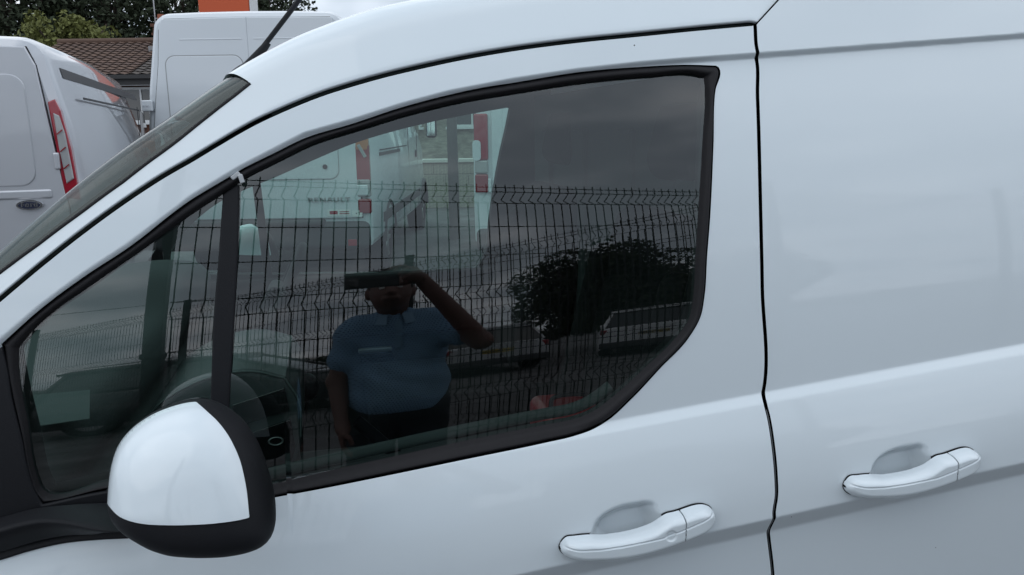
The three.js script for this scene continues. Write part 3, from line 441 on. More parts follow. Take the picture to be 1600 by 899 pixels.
// aerial on the roof, wiper, and the rest of the body outside the view
{
  const ae = part('aerial', bar([-0.150, 1.628, -0.70], [0.10, 1.928, -0.70], 0.0052, 10), M.trim, van);
  part('aerial_base', [(() => { const g = cyl(0.0065, 0.014, 0.07, 14, 0, 0.035, 0); g.rotateZ(-0.70); g.translate(-0.152, 1.622, -0.70); return g; })(), (() => { const g = new THREE.SphereGeometry(0.026, 20, 12); g.scale(1.4, 0.45, 0.8); g.rotateZ(0.5); g.translate(-0.158, 1.622, -0.70); return g; })()], M.trim, ae);
  const body = []; // bonnet and nose
  for (let i = 0; i <= 24; i++) { const t = i / 24, x = -0.80 - 0.92 * t, top = 1.02 - 0.13 * t - 0.28 * Math.pow(t, 6), r = []; for (let k = 0; k <= 24; k++) { const u = -1 + 2 * k / 24, w = 0.88 - 0.10 * t * t; r.push(V(x + 0.12 * u * u * (0.3 + t), top - 0.05 * Math.pow(Math.abs(u), 2.5), -0.9 + u * w * (1 - 0.03 * t))); } body.push(r); }
  part('bonnet', gridGeo(body), M.paint, van);
  part('front_bumper', [box(0.30, 0.5, 1.62, -1.60, 0.50, -0.9, 0.12, 4)], M.paint, van);
  part('grille', [0, 1, 2].map(i => box(0.04, 0.035, 0.9, -1.745, 0.62 - i * 0.07, -0.9, 0.01)), M.trim, van);
  for (const z of [-0.22, -1.58]) part('headlamp', new THREE.SphereGeometry(0.16, 20, 14).scale(1.1, 0.55, 0.7).translate(-1.52, 0.76, z), M.clearLens, van);
  const tail = box(0.06, 1.32, 1.66, 2.90, 1.02, -0.9, 0.02); part('rear_wall', tail, M.paint, van);
  part('rear_bumper', box(0.14, 0.2, 1.7, 2.96, 0.42, -0.9, 0.05, 3), M.trim, van);
  part('underbody', [box(4.2, 0.10, 1.5, 0.7, 0.33, -0.9), box(2.0, 1.2, 0.02, 1.9, 1.0, -1.60)], M.blackGap, van);
  for (const [x, z] of [[frontX, -0.14], [rearX, -0.14], [frontX, -1.66], [rearX, -1.66]]) wheel(van, x, 0.31, z, 0.31, 0.2);
}
function wheel(parent, x, y, z, r, w, turnX = false) {
  const g = new THREE.Group(); g.name = 'wheel'; g.position.set(x, y, z); parent.add(g); if (turnX) g.rotation.y = Math.PI / 2;
  const prof = [[r * 0.62, -w / 2], [r * 0.92, -w / 2], [r, -w * 0.38], [r, w * 0.38], [r * 0.92, w / 2], [r * 0.62, w / 2]].map(p => new THREE.Vector2(p[0], p[1]));
  part('tyre', new THREE.LatheGeometry(prof, 40).rotateX(Math.PI / 2), M.tyre, g);
  part('rim', [cyl(r * 0.63, r * 0.63, w * 0.7, 32, 0, 0, 0, 'z'), ...[0, 1, 2, 3, 4].map(i => { const b = box(r * 0.52, r * 0.14, w * 0.9, r * 0.32, 0, 0, 0.01); b.rotateZ(i * Math.PI * 0.4); return b; })], M.steel, g);
}

// ---------------------------------------------------------------- ground
{
  const asph = rep(T_spot, 90, 90, true), g = new THREE.PlaneGeometry(400, 400, 1, 1); g.rotateX(-Math.PI / 2);
  structure('ground', g, mat([0.17, 0.17, 0.175], 0.9, { map: asph, bumpMap: rep(T_grain, 700, 700), bumpScale: 0.004 }));
}

// ---------------------------------------------------------------- the yard beyond the van: its rows run 12.6 degrees off the van's side
const YAW = -12.6 * R, yardRight = V(Math.cos(YAW), 0, -Math.sin(YAW)), yardAway = V(-Math.sin(YAW), 0, -Math.cos(YAW)).multiplyScalar(1);
function yard(u, v, y = 0) { return V(0, y, 1.05).addScaledVector(yardRight, u).addScaledVector(yardAway, v); }
function place(o, u, v, turn = 0) { o.position.copy(yard(u, v)); o.rotation.y = YAW + turn * R; return o; }
function slab(pts, d, bevel, holes = [], curve = 8) { const s = new THREE.Shape(pts.map(p => new THREE.Vector2(p[0], p[1]))); for (const h of holes) s.holes.push(new THREE.Path(h.map(p => new THREE.Vector2(p[0], p[1])))); const g = new THREE.ExtrudeGeometry(s, { depth: d, bevelEnabled: bevel > 0, bevelThickness: bevel, bevelSize: bevel, bevelSegments: 3, curveSegments: curve }); return g; }
function rr(x0, y0, x1, y1, r) { return [...arc(x1 - r, y0 + r, r, -90, 0, 6), ...arc(x1 - r, y1 - r, r, 0, 90, 6), ...arc(x0 + r, y1 - r, r, 90, 180, 6), ...arc(x0 + r, y0 + r, r, 180, 270, 6)]; }
function vanBody(secs) { // secs: [z, half width low, half width high, bottom, waist, top, corner radius]
  const rows = secs.map(([z, wl, wh, yb, yw, yt, r]) => { const h = [[wl - 0.02, yb], [wl, yb + 0.05], [wl + 0.005, yb + (yw - yb) * 0.5], [wl, yw], [(wl + wh) / 2 + 0.012, (yw + yt) / 2]]; for (let a = 0; a <= 90; a += 15) h.push([wh - r + r * Math.cos(a * R), yt - r * 0.8 + r * 0.8 * Math.sin(a * R)]); h.push([wh * 0.5, yt + 0.008]); const o = h.map(p => V(p[0], p[1], z)); o.push(V(0, yt + 0.012, z)); for (const p of h.slice().reverse()) o.push(V(-p[0], p[1], z)); return o; });
  const g = gridGeo(rows), capPts = rows[0], cap = new THREE.BufferGeometry(), pos = []; for (let i = 1; i + 1 < capPts.length; i++) for (const p of [capPts[0], capPts[i], capPts[i + 1]]) pos.push(p.x, p.y, p.z); cap.setAttribute('position', new THREE.Float32BufferAttribute(pos, 3)); cap.computeVertexNormals();
  const nose = rows[rows.length - 1], np = []; for (let i = 1; i + 1 < nose.length; i++) for (const p of [nose[0], nose[i], nose[i + 1]]) np.push(p.x, p.y, p.z); const nc = new THREE.BufferGeometry(); nc.setAttribute('position', new THREE.Float32BufferAttribute(np, 3)); nc.computeVertexNormals();
  return join([toCreasedNormals(g, 0.6), cap, nc]);
}
const font = await new FontLoader().loadAsync('fonts/droid/droid_sans_bold.typeface.json');
function text(str, h, depth, sx = 1) { const g = new TextGeometry(str, { font, size: h, depth, curveSegments: 4, bevelEnabled: false }); g.computeBoundingBox(); g.translate(-(g.boundingBox.max.x + g.boundingBox.min.x) / 2, 0, 0); g.scale(sx, 1, 1); return g; }

{ // white high-roofed van with its rear doors towards us
  const o = thing('panel_van', 'tall white high-roof van parked with lettered rear doors and vertical red tail lamp', 'van'); place(o, -2.34, 7.5);
  const W = 1.03, WT = 0.86, top = 2.55;
  part('body', vanBody([[0, W - 0.05, WT - 0.04, 0.5, 1.25, top - 0.05, 0.12], [-0.015, W - 0.025, WT - 0.015, 0.46, 1.25, top - 0.02, 0.14], [-0.06, W, WT, 0.42, 1.25, top, 0.16], [-3.6, W, WT, 0.42, 1.25, top, 0.16], [-3.95, W, WT - 0.02, 0.42, 1.25, top - 0.12, 0.18], [-4.75, W - 0.02, WT - 0.06, 0.42, 1.2, 1.55, 0.2], [-5.35, W - 0.08, W - 0.16, 0.42, 0.9, 1.22, 0.15], [-5.5, W - 0.16, W - 0.3, 0.45, 0.8, 1.0, 0.1]]), M.vanWhite, o);
  part('door_frame_gap', slab([1, -1].flatMap(s => { const l = [0.69, 1.2, 1.5, 1.8, 2.1, 2.4].map(y => [s * (W - 0.076 + (WT - W + 0.015) * sm((y - 1.2) / 1.3)), y]); l.push([s * (WT - 0.115), top - 0.052]); return s > 0 ? l : l.reverse(); }), 0.003, 0).translate(0, 0, 0.001), M.blackGap, o);
  for (const s of [-1, 1]) {
    const edge = y => s * (W - 0.095 + (WT - W + 0.015) * sm((y - 1.2) / 1.3)), ring = s < 0 ? [] : [], ys = [0.70, 1.2, 1.5, 1.8, 2.1, 2.4];
    const out = [[s * 0.006, 0.70], ...ys.map(y => [edge(y), y]), [edge(2.4) - s * 0.03, top - 0.065], [s * 0.006, top - 0.055]]; if (s < 0) out.reverse();
    const d = part('rear_door', slab(out, 0.018, 0.006, []).translate(0, 0, 0.006), M.vanWhite, o);
    const a = s * 0.05, b = s * 0.76, x0 = Math.min(a, b), x1 = Math.max(a, b), outerR = rr(x0, 1.05, x1, 2.18, 0.09), innerR = rr(x0 + 0.014, 1.064, x1 - 0.014, 2.166, 0.078);
    part('pressed_panel', [slab(innerR, 0.004, 0.005).translate(0, 0, 0.027)], M.vanWhite, d);
    part('panel_groove', slab(outerR, 0.001, 0, [innerR.slice().reverse()]).translate(0, 0, 0.0305), mat([0.32, 0.33, 0.34], 0.5), d);
    part('upper_crease', box(0.56, 0.012, 0.01, s * 0.33, 2.315, 0.028, 0.004), M.vanWhite, d);
    for (const y of [1.74, 0.95]) part('hinge', [box(0.10, 0.10, 0.05, s * (0.965 + (y > 1.4 ? -0.01 : 0.0)), y, 0.02, 0.012), cyl(0.008, 0.008, 0.02, 10, s * 0.985, y + 0.005, 0.045, 'z'), cyl(0.008, 0.008, 0.02, 10, s * 0.95, y + 0.005, 0.045, 'z')], M.vanWhite, d);
  }
  part('door_lock', cyl(0.022, 0.022, 0.02, 20, 0.63, 1.17, 0.036, 'z'), M.trim, o);
  part('brand_lettering', text('RENAULT', 0.042, 0.006, 1.55).translate(0.65, 0.845, 0.033), M.steel, o);
  part('dealer_sticker', box(0.22, 0.06, 0.002, 0.735, 0.745, 0.033), M.plate, o);
  part('sticker_print', [box(0.075, 0.032, 0.001, 0.685, 0.745, 0.0352), ...[0, 1].map(i => box(0.09, 0.008, 0.001, 0.785, 0.752 - i * 0.018, 0.0352))], M.redLens, o);
  part('number_sticker', box(0.095, 0.06, 0.002, 0.905, 0.735, 0.035), M.plate, o);
  part('sticker_digits', text('• 1', 0.026, 0.001).translate(0.91, 0.722, 0.0365), M.trim, o);
  for (const s of [-1, 1]) {
    const lamp = part('tail_lamp', box(0.13, 0.34, 0.07, s * 0.975, 1.20, 0.0, 0.02, 3), M.redLens2, o);
    part('indicator_lens', box(0.122, 0.12, 0.066, s * 0.975, 1.37, 0.003, 0.018, 3), M.amberLens, lamp);
    part('reverse_lens', box(0.124, 0.17, 0.072, s * 0.975, 0.97, 0.002, 0.018, 3), M.clearLens, lamp);
    part('fog_lens', box(0.124, 0.14, 0.07, s * 0.975, 0.80, 0.002, 0.018, 3), M.redLens2, lamp);
    part('clear_flash', (() => { const g = box(0.03, 0.13, 0.01, 0, 0, 0, 0.004); g.rotateZ(0.5); g.translate(s * 0.975, 1.31, 0.037); return g; })(), M.clearLens, lamp);
  }
  const bp = part('rear_bumper', [box(2.02, 0.26, 0.20, 0, 0.53, 0.0, 0.06, 4), box(1.2, 0.05, 0.24, 0, 0.66, 0.03, 0.02)], M.bumper, o);
  for (const s of [-1, 1]) part('reflector', box(0.08, 0.06, 0.012, s * 0.86, 0.47, 0.103, 0.004), M.redLens, bp);
  // right-hand side: rub strip, fuel flap, cab door and wheels
  part('side_strip', box(0.02, 0.10, 3.4, 1.035, 0.62, -2.4, 0.008), M.bumper, o);
  for (const g of [box(0.006, 0.012, 2.1, 1.034, 1.30, -1.7), box(0.006, 1.5, 0.012, 1.03, 1.2, -2.95), box(0.006, 1.5, 0.012, 1.03, 1.2, -3.9)]) part('side_seam', g, M.bumper, o);
  part('slide_rail', box(0.012, 0.035, 1.5, 1.036, 1.26, -1.35, 0.004), M.bumper, o);
  part('fuel_flap', cyl(0.05, 0.05, 0.012, 20, 1.04, 1.17, -3.7, 'x'), M.trim, o);
  part('cab_window', slab([[3.95, 1.32], [4.68, 1.32], [4.55, 1.62], [4.2, 2.02], [3.98, 2.05]], 0.004, 0).rotateY(Math.PI / 2).translate(0.985, 0, 0), M.darkGlass, o);
  const mr = part('door_mirror', box(0.16, 0.36, 0.12, 1.18, 1.55, -4.55, 0.05, 3), M.trim, o); part('mirror_glass', box(0.12, 0.30, 0.006, 1.18, 1.55, -4.487, 0.002), M.mirror, mr);
  for (const s of [-1, 1]) for (const z of [-1.15, -4.7]) { wheel(o, s * 0.90, 0.34, z, 0.34, 0.22, true); part('wheel_arch', new THREE.TorusGeometry(0.38, 0.035, 8, 24, Math.PI).rotateY(Math.PI / 2).translate(s * 1.015, 0.36, z), M.bumper, o); }
}
{ // silver van with its rear doors towards us
  const o = thing('panel_van', 'silver grey van with red rear lamp and dark side stripe under the roof edge', 'van'); place(o, -3.215, 4.05, 18.5);
  const W = 0.98, WT = 0.86, top = 2.0;
  part('body', vanBody([[0, W - 0.06, WT - 0.06, 0.5, 1.1, top - 0.06, 0.10], [-0.02, W - 0.03, WT - 0.02, 0.46, 1.1, top - 0.02, 0.12], [-0.08, W, WT, 0.42, 1.1, top, 0.14], [-1.6, W, WT, 0.42, 1.1, top + 0.01, 0.14], [-3.0, W, WT - 0.01, 0.42, 1.1, top - 0.02, 0.15], [-3.4, W, WT - 0.03, 0.42, 1.1, top - 0.10, 0.18], [-4.25, W - 0.02, WT - 0.08, 0.42, 1.1, 1.30, 0.2], [-4.8, W - 0.09, W - 0.2, 0.42, 0.85, 1.05, 0.15], [-4.95, W - 0.2, W - 0.35, 0.45, 0.7, 0.85, 0.1]]), M.silver, o);
  part('door_frame_gap', slab([1, -1].flatMap(s => { const l = [[s * (W - 0.099), 0.61], [s * (W - 0.099), 1.1], [s * (WT - 0.054), 1.85], [s * (WT - 0.09), top - 0.054]]; return s > 0 ? l : l.reverse(); }), 0.003, 0).translate(0, 0, 0.001), M.blackGap, o);
  for (const s of [-1, 1]) {
    const out = [[s * 0.005, 0.62], [s * (W - 0.11), 0.62], [s * (W - 0.11), 1.1], [s * (WT - 0.065), 1.85], [s * (WT - 0.10), top - 0.065], [s * 0.005, top - 0.05]]; if (s < 0) out.reverse();
    const d = part('rear_door', slab(out, 0.02, 0.008).translate(0, 0, 0.008), M.silver, o);
    const x0 = s > 0 ? 0.06 : -0.74, x1 = s > 0 ? 0.74 : -0.06, oR = rr(x0, 1.24, x1, 1.80, 0.07);
    part('window_blank', slab(oR, 0.003, 0.006).translate(0, 0, 0.033), M.silver, d);
    part('panel_ledge', box(0.80, 0.05, 0.03, s * 0.41, 1.19, 0.03, 0.012), M.silver, d);
  }
  const badge = part('oval_badge', new THREE.CylinderGeometry(0.062, 0.066, 0.014, 40).rotateX(Math.PI / 2).scale(1, 0.42, 1).translate(0.70, 1.135, 0.05), M.chrome, o);
  part('badge_field', new THREE.CylinderGeometry(0.052, 0.052, 0.004, 40).rotateX(Math.PI / 2).scale(1, 0.36, 1).translate(0.70, 1.135, 0.058), mat([0.02, 0.025, 0.05], 0.2, { clearcoat: 1 }), badge);
  part('badge_script', text('Ford', 0.024, 0.002, 1.15).translate(0.70, 1.126, 0.0595), M.chrome, badge);
  for (const s of [-1, 1]) {
    const lg = (pts, z0, z1) => { const g = slab(pts.map(p => [s * p[0], p[1]]), z1 - z0, 0.008); g.translate(0, 0, z0); return g; };
    const lamp = part('tail_lamp', lg([[0.872, 1.17], [0.930, 1.16], [0.915, 1.42], [0.886, 1.62], [0.868, 1.67], [0.846, 1.66], [0.860, 1.42]], -0.06, 0.02), M.redLens, o);
    part('clear_lens', lg([[0.886, 1.25], [0.912, 1.27], [0.896, 1.50], [0.878, 1.59], [0.864, 1.60], [0.874, 1.42]], 0.0, 0.028), M.clearLens, lamp);
    for (const y of [1.33, 1.42, 1.51]) { const g = box(0.036, 0.006, 0.006, 0, 0, 0); g.rotateZ(0.7 * s); g.translate(s * (0.892 - (y - 1.33) * 0.07), y, 0.038); part('lens_rib', g, M.redLens2, lamp); }
    part('hinge', box(0.03, 0.09, 0.04, s * 0.85, 1.36, 0.03, 0.01), M.silver, o);
    // dark roof ditch stripe and side glazing
    const strip = gridGeo([0, 1, 2].map(k => Array.from({ length: 13 }, (_, i) => V(s * (WT + 0.0225 - k * 0.0062), 1.80 + k * 0.028, -0.22 - i * 0.29))));
    part('roof_stripe', strip, M.bumper, o);
    part('side_panel_line', [box(0.006, 0.012, 2.9, s * 0.935, 1.70, -1.9), box(0.006, 0.6, 0.012, s * 0.955, 1.42, -2.95), box(0.006, 0.012, 3.6, s * 0.985, 1.0, -2.0)], M.bumper, o);
    part('cab_window', slab([[3.05, 1.16], [4.0, 1.16], [3.75, 1.42], [3.4, 1.68], [3.1, 1.70]], 0.004, 0).rotateY(Math.PI / 2).translate(s * 0.952, 0, 0), M.darkGlass, o);
    for (const z of [-0.95, -3.95]) wheel(o, s * 0.86, 0.33, z, 0.33, 0.22, true);
  }
  part('rear_bumper', box(1.9, 0.24, 0.2, 0, 0.5, 0.0, 0.06, 4), M.bumper, o);
  part('roof_lamp', box(0.26, 0.03, 0.05, -0.05, 2.03, -0.05, 0.01), M.bumper, o);
}
{ // third van, seen only through both cab windows
  const o = thing('panel_van', 'white van with tall slim red tail lamp standing beyond the concrete post', 'van'); place(o, 0.68, 7.4, -2);
  const W = 1.02, WT = 0.90, top = 2.5;
  part('body', vanBody([[0, W - 0.05, WT - 0.04, 0.5, 1.25, top - 0.05, 0.12], [-0.06, W, WT, 0.42, 1.25, top, 0.16], [-3.6, W, WT, 0.42, 1.25, top, 0.16], [-4.0, W, WT - 0.02, 0.42, 1.25, top - 0.12, 0.18], [-4.8, W - 0.02, WT - 0.06, 0.42, 1.2, 1.5, 0.2], [-5.4, W - 0.1, W - 0.2, 0.45, 0.9, 1.1, 0.12]]), M.vanWhite, o);
  for (const s of [-1, 1]) {
    const out = rr(s > 0 ? 0.006 : -0.84, 0.6, s > 0 ? 0.84 : -0.006, 2.42, 0.05); const d = part('rear_door', slab(out, 0.02, 0.006).translate(0, 0, 0.004), M.vanWhite, o);
    part('pressed_panel', slab(rr(s > 0 ? 0.1 : -0.74, 1.35, s > 0 ? 0.74 : -0.1, 2.1, 0.08), 0.004, 0.006).translate(0, 0, 0.028), M.vanWhite, d);
    part('hinge', box(0.03, 0.13, 0.05, s * 0.87, 0.98, 0.02, 0.01), M.vanWhite, o);
    const lamp = part('tail_lamp', box(0.13, 0.42, 0.06, s * 0.945, 1.42, 0.0, 0.02, 3), M.redLens, o);
    part('reverse_lens', box(0.122, 0.12, 0.062, s * 0.945, 1.15, 0.002, 0.016, 3), M.clearLens, lamp); part('fog_lens', box(0.122, 0.17, 0.06, s * 0.945, 1.0, 0.002, 0.016, 3), M.redLens2, lamp);
    part('lamp_notch', slab(rr(-0.035, -0.09, 0.035, 0.09, 0.03), 0.01, 0.003).translate(s * 0.985, 1.30, 0.028), M.vanWhite, lamp);
    for (const z of [-1.0, -4.5]) wheel(o, s * 0.90, 0.34, z, 0.34, 0.22, true);
  }
  part('rear_bumper', box(2.0, 0.2, 0.2, 0, 0.48, 0.0, 0.05, 3), M.bumper, o);
}
// ---------------------------------------------------------------- houses, trees and street beyond the yard
const brick = mat([0.20, 0.085, 0.055], 0.9, { map: rep(T_spot, 6, 6, true) }), renderWall = mat([0.50, 0.47, 0.40], 0.9, { map: rep(T_spot, 3, 3, true) }), frameWhite = mat([0.62, 0.63, 0.64], 0.5);
function windowUnit(parent, x, y, z, w, h) {
  const f = part('window', [box(w, 0.07, 0.08, x, y + h / 2, z), box(w, 0.07, 0.08, x, y - h / 2, z), box(0.07, h, 0.08, x - w / 2, y, z), box(0.07, h, 0.08, x + w / 2, y, z), box(0.05, h, 0.07, x, y, z)], frameWhite, parent);
  part('pane', box(w * 0.96, h * 0.96, 0.02, x, y, z - 0.01), M.darkGlass, f); part('sill', box(w + 0.2, 0.07, 0.16, x, y - h / 2 - 0.06, z + 0.04), frameWhite, f);
}
function roofSlope(parent, x0, x1, eaveY, ridgeY, zE, zR, m, n) {
  const L = Math.hypot(ridgeY - eaveY, zE - zR), a = Math.atan2(ridgeY - eaveY, zE - zR);
  for (let k = 0; k < n; k++) {
    const rows = [[], []], N = Math.round((x1 - x0) / 0.075);
    for (let i = 0; i <= N; i++) { const x = x0 + (x1 - x0) * i / N, w = 0.018 * Math.sin(i * Math.PI / 2); for (let e = 0; e < 2; e++) { const s = (k + e * 1.06) / n * L, lift = (e ? 0.0 : 0.03) + w; rows[e].push(V(x, eaveY + Math.sin(a) * s + Math.cos(a) * lift, zE - Math.cos(a) * s + Math.sin(a) * lift)); } }
    part('tile_course', gridGeo(rows), m[k % m.length], parent);
  }
}
{
  const tileA = [mat([0.19, 0.115, 0.085], 0.9, { map: rep(T_spot, 8, 2, true) }), mat([0.165, 0.10, 0.078], 0.9, { map: rep(T_spot, 7, 3, true) }), mat([0.21, 0.125, 0.09], 0.9, { map: rep(T_spot, 9, 2, true) })];
  const tileB = [mat([0.15, 0.125, 0.11], 0.9, { map: rep(T_spot, 8, 2, true) }), mat([0.13, 0.11, 0.10], 0.9, { map: rep(T_spot, 7, 3, true) })];
  const o = thing('bungalow', 'brick bungalow with brown tiled roof and red chimney behind the silver van', 'house'); place(o, -11.5, 25.5, 0);
  part('wall', [box(9.6, 3.1, 6.4, 0.9, 1.55, -3.2)], brick, o);
  const rf = part('roof', slab([[0, 3.2], [-7.0, 3.2], [-3.5, 4.6]], 10.0, 0).rotateY(Math.PI / 2).translate(-4.0, -0.05, -7.1 + 0.3).clone(), tileB[1], o); rf.geometry.dispose(); rf.geometry = slab([[0.3, 3.2], [-6.8, 3.2], [-3.25, 4.5]], 10.0, 0).rotateY(Math.PI / 2 * -1).translate(0, 0, 0); rf.geometry = (() => { const g = new THREE.BufferGeometry(), x0 = -3.9, x1 = 6, P = [[x0, 3.2, 0.35], [x1, 3.2, 0.35], [x1, 4.52, -3.2], [x0, 4.52, -3.2], [x0, 3.2, -6.7], [x1, 3.2, -6.7]], F = [0, 1, 2, 0, 2, 3, 3, 2, 5, 3, 5, 4, 0, 3, 4, 1, 5, 2, 0, 4, 5, 0, 5, 1]; g.setAttribute('position', new THREE.Float32BufferAttribute(F.flatMap(i => P[i]), 3)); g.computeVertexNormals(); return g; })();
  roofSlope(rf, -4.0, 0.0, 3.24, 4.58, 0.42, -3.2, tileA, 15); roofSlope(rf, 0.0, 6.1, 3.24, 4.58, 0.42, -3.2, tileB, 15);
  part('ridge', cyl(0.11, 0.11, 10.1, 10, 1.05, 4.60, -3.2, 'x'), tileA[0], rf);
  const ch = part('chimney', [box(0.42, 1.1, 0.5, -0.12, 4.45, -2.55), box(0.52, 0.10, 0.6, -0.12, 5.0, -2.55), box(0.5, 0.08, 0.58, -0.12, 4.72, -2.55)], brick, rf);
  part('flashing', box(0.62, 0.18, 0.7, -0.1, 4.22, -2.35), mat([0.25, 0.25, 0.26], 0.7), ch);
  part('chimney_pot', cyl(0.11, 0.14, 0.35, 14, -0.12, 5.2, -2.55), mat([0.30, 0.10, 0.06], 0.9), ch);
  part('aerial', [bar([-0.3, 5.0, -2.5], [-0.3, 5.9, -2.5], 0.02), bar([0.2, 4.85, -2.5], [1.2, 4.9, -2.5], 0.015), ...[0, 1, 2, 3, 4].map(i => bar([0.3 + i * 0.2, 4.7, -2.5], [0.3 + i * 0.2, 5.05, -2.5], 0.01))], M.steel, ch);
  part('gutter', [box(10, 0.12, 0.1, 1.0, 3.18, 0.42), box(10, 0.22, 0.04, 1.0, 3.05, 0.33)], mat([0.03, 0.03, 0.032], 0.6), rf);
  part('fascia', box(10, 0.10, 0.04, 1.0, 2.97, 0.30), frameWhite, rf);
  windowUnit(o, 0.1, 2.35, 0.03, 1.5, 1.0); windowUnit(o, 3.4, 2.3, 0.03, 1.6, 1.1); windowUnit(o, -2.6, 2.3, 0.03, 1.4, 1.0);
  part('door', box(0.95, 2.05, 0.06, 1.75, 1.05, 0.03, 0.01), frameWhite, o);
}
{
  const o = thing('rendered_house', 'pale cream rendered house with white window frames across the street', 'house'); place(o, -0.9, 24, 0);
  part('wall', box(7.5, 2.9, 6, 0, 1.45, -3), renderWall, o);
  const g = new THREE.BufferGeometry(), P = [[-4, 2.9, 0.4], [4, 2.9, 0.4], [4, 4.7, -3], [-4, 4.7, -3], [-4, 2.9, -6.4], [4, 2.9, -6.4]], F = [0, 1, 2, 0, 2, 3, 3, 2, 5, 3, 5, 4, 0, 3, 4, 1, 5, 2, 0, 4, 5, 0, 5, 1]; g.setAttribute('position', new THREE.Float32BufferAttribute(F.flatMap(i => P[i]), 3)); g.computeVertexNormals();
  const rf = part('roof', g, mat([0.08, 0.06, 0.05], 0.9), o); roofSlope(rf, -4.05, 4.05, 2.95, 4.75, 0.45, -3, [mat([0.10, 0.07, 0.055], 0.9), mat([0.085, 0.06, 0.05], 0.9)], 14);
  for (const x of [-2.4, -0.2, 2.2]) windowUnit(o, x, 2.05, 0.03, 1.35, 0.95);
}
{ // garden wall, hedge, post at the roadside
  const o = thing('garden_wall', 'low pale block garden wall with coping in front of the cream house', 'wall'); place(o, -0.6, 15.5);
  for (let k = 0; k < 4; k++) for (let i = 0; i < 16; i++) part('block', box(0.432, 0.205, 0.2, -3.5 + i * 0.44 + (k % 2) * 0.22, 0.105 + k * 0.215, 0, 0.012), renderWall, o);
  part('mortar', box(7.1, 0.85, 0.17, 0.02, 0.43, 0), mat([0.3, 0.29, 0.27], 0.95), o);
  for (let i = 0; i < 9; i++) part('coping_stone', box(0.78, 0.07, 0.28, -3.2 + i * 0.8, 0.90, 0, 0.012), mat([0.55, 0.54, 0.5], 0.9), o);
  const p = thing('concrete_post', 'tall grey concrete lamp post standing between the two white vans', 'post'); place(p, -0.78, 11);
  part('shaft', new THREE.CylinderGeometry(0.05, 0.075, 6.5, 8).translate(0, 3.25, 0), mat([0.16, 0.15, 0.15], 0.9), p); part('lamp_arm', tube([[0, 6.4, 0], [0.1, 6.8, 0], [0.8, 6.9, 0]], 0.035, 8, 16), M.steel, p); part('lamp_head', box(0.5, 0.1, 0.18, 1.0, 6.9, 0, 0.04), M.steel, p);
  const s = thing('orange_sign', 'tall orange sign board with white edge rising above the van roof', 'sign'); place(s, -6.05, 18);
  part('board', box(1.08, 3.4, 0.25, 0, 4.3, 0, 0.02), M.orange, s); part('edge_strip', [box(0.10, 3.4, 0.27, 0.60, 4.3, 0, 0.01)], frameWhite, s); for (const x of [-0.35, 0.35]) part('post', cyl(0.06, 0.06, 2.8, 12, x, 1.4, 0), M.steel, s);
}
function leaves(n, shape, size, seed) { // small bent leaves filling a volume
  const r = rng(seed), pos = [], nor = []; let k = 0;
  while (k < n) { const p = V(r() * 2 - 1, r() * 2 - 1, r() * 2 - 1); if (!shape(p, r)) continue; k++; const s = size * (0.6 + 0.8 * r()), d = V(r() - 0.5, r() - 0.6, r() - 0.5).normalize(), q = V(r() - 0.5, r() - 0.2, r() - 0.5).cross(d).normalize(), c = p.userPos; const a = c.clone().addScaledVector(d, -s * 0.5), b = c.clone().addScaledVector(d, s * 0.5), e = c.clone().addScaledVector(q, s * 0.30), f = c.clone().addScaledVector(q, -s * 0.30).addScaledVector(d.clone().cross(q), s * 0.15); for (const [x, y, z] of [[a, e, b], [a, b, f]]) { const nn = y.clone().sub(x).cross(z.clone().sub(x)).normalize(); for (const v of [x, y, z]) { pos.push(v.x, v.y, v.z); nor.push(nn.x, nn.y, nn.z); } } }
  const g = new THREE.BufferGeometry(); g.setAttribute('position', new THREE.Float32BufferAttribute(pos, 3)); g.setAttribute('normal', new THREE.Float32BufferAttribute(nor, 3)); return g;
}
function clumped(cx, cy, cz, rx, ry, rz, nClump, seed) { // crowns are clumps of leaves with gaps between them
  const r = rng(seed), cl = []; for (let i = 0; i < nClump; i++) { let p; do p = V(r() * 2 - 1, r() * 2 - 1, r() * 2 - 1); while (p.length() > 1); const k = 0.55 + 0.45 * r(); cl.push([V(cx + p.x * rx * 0.85, cy + p.y * ry * 0.85, cz + p.z * rz * 0.85), (0.20 + 0.16 * r()) * Math.min(rx, ry) * k * 1.5]); }
  return (p, rr2) => { const [c, s] = cl[Math.floor(rr2() * cl.length)]; if (p.length() > 1) return false; const l = Math.pow(p.length(), 0.4); p.userPos = c.clone().addScaledVector(p.clone().normalize(), s * l); return true; };
}
const leafDark = mat([0.030, 0.042, 0.020], 0.8), leafMid = mat([0.045, 0.055, 0.022], 0.8), leafPale = mat([0.13, 0.14, 0.035], 0.8), bark = mat([0.06, 0.045, 0.035], 0.95);
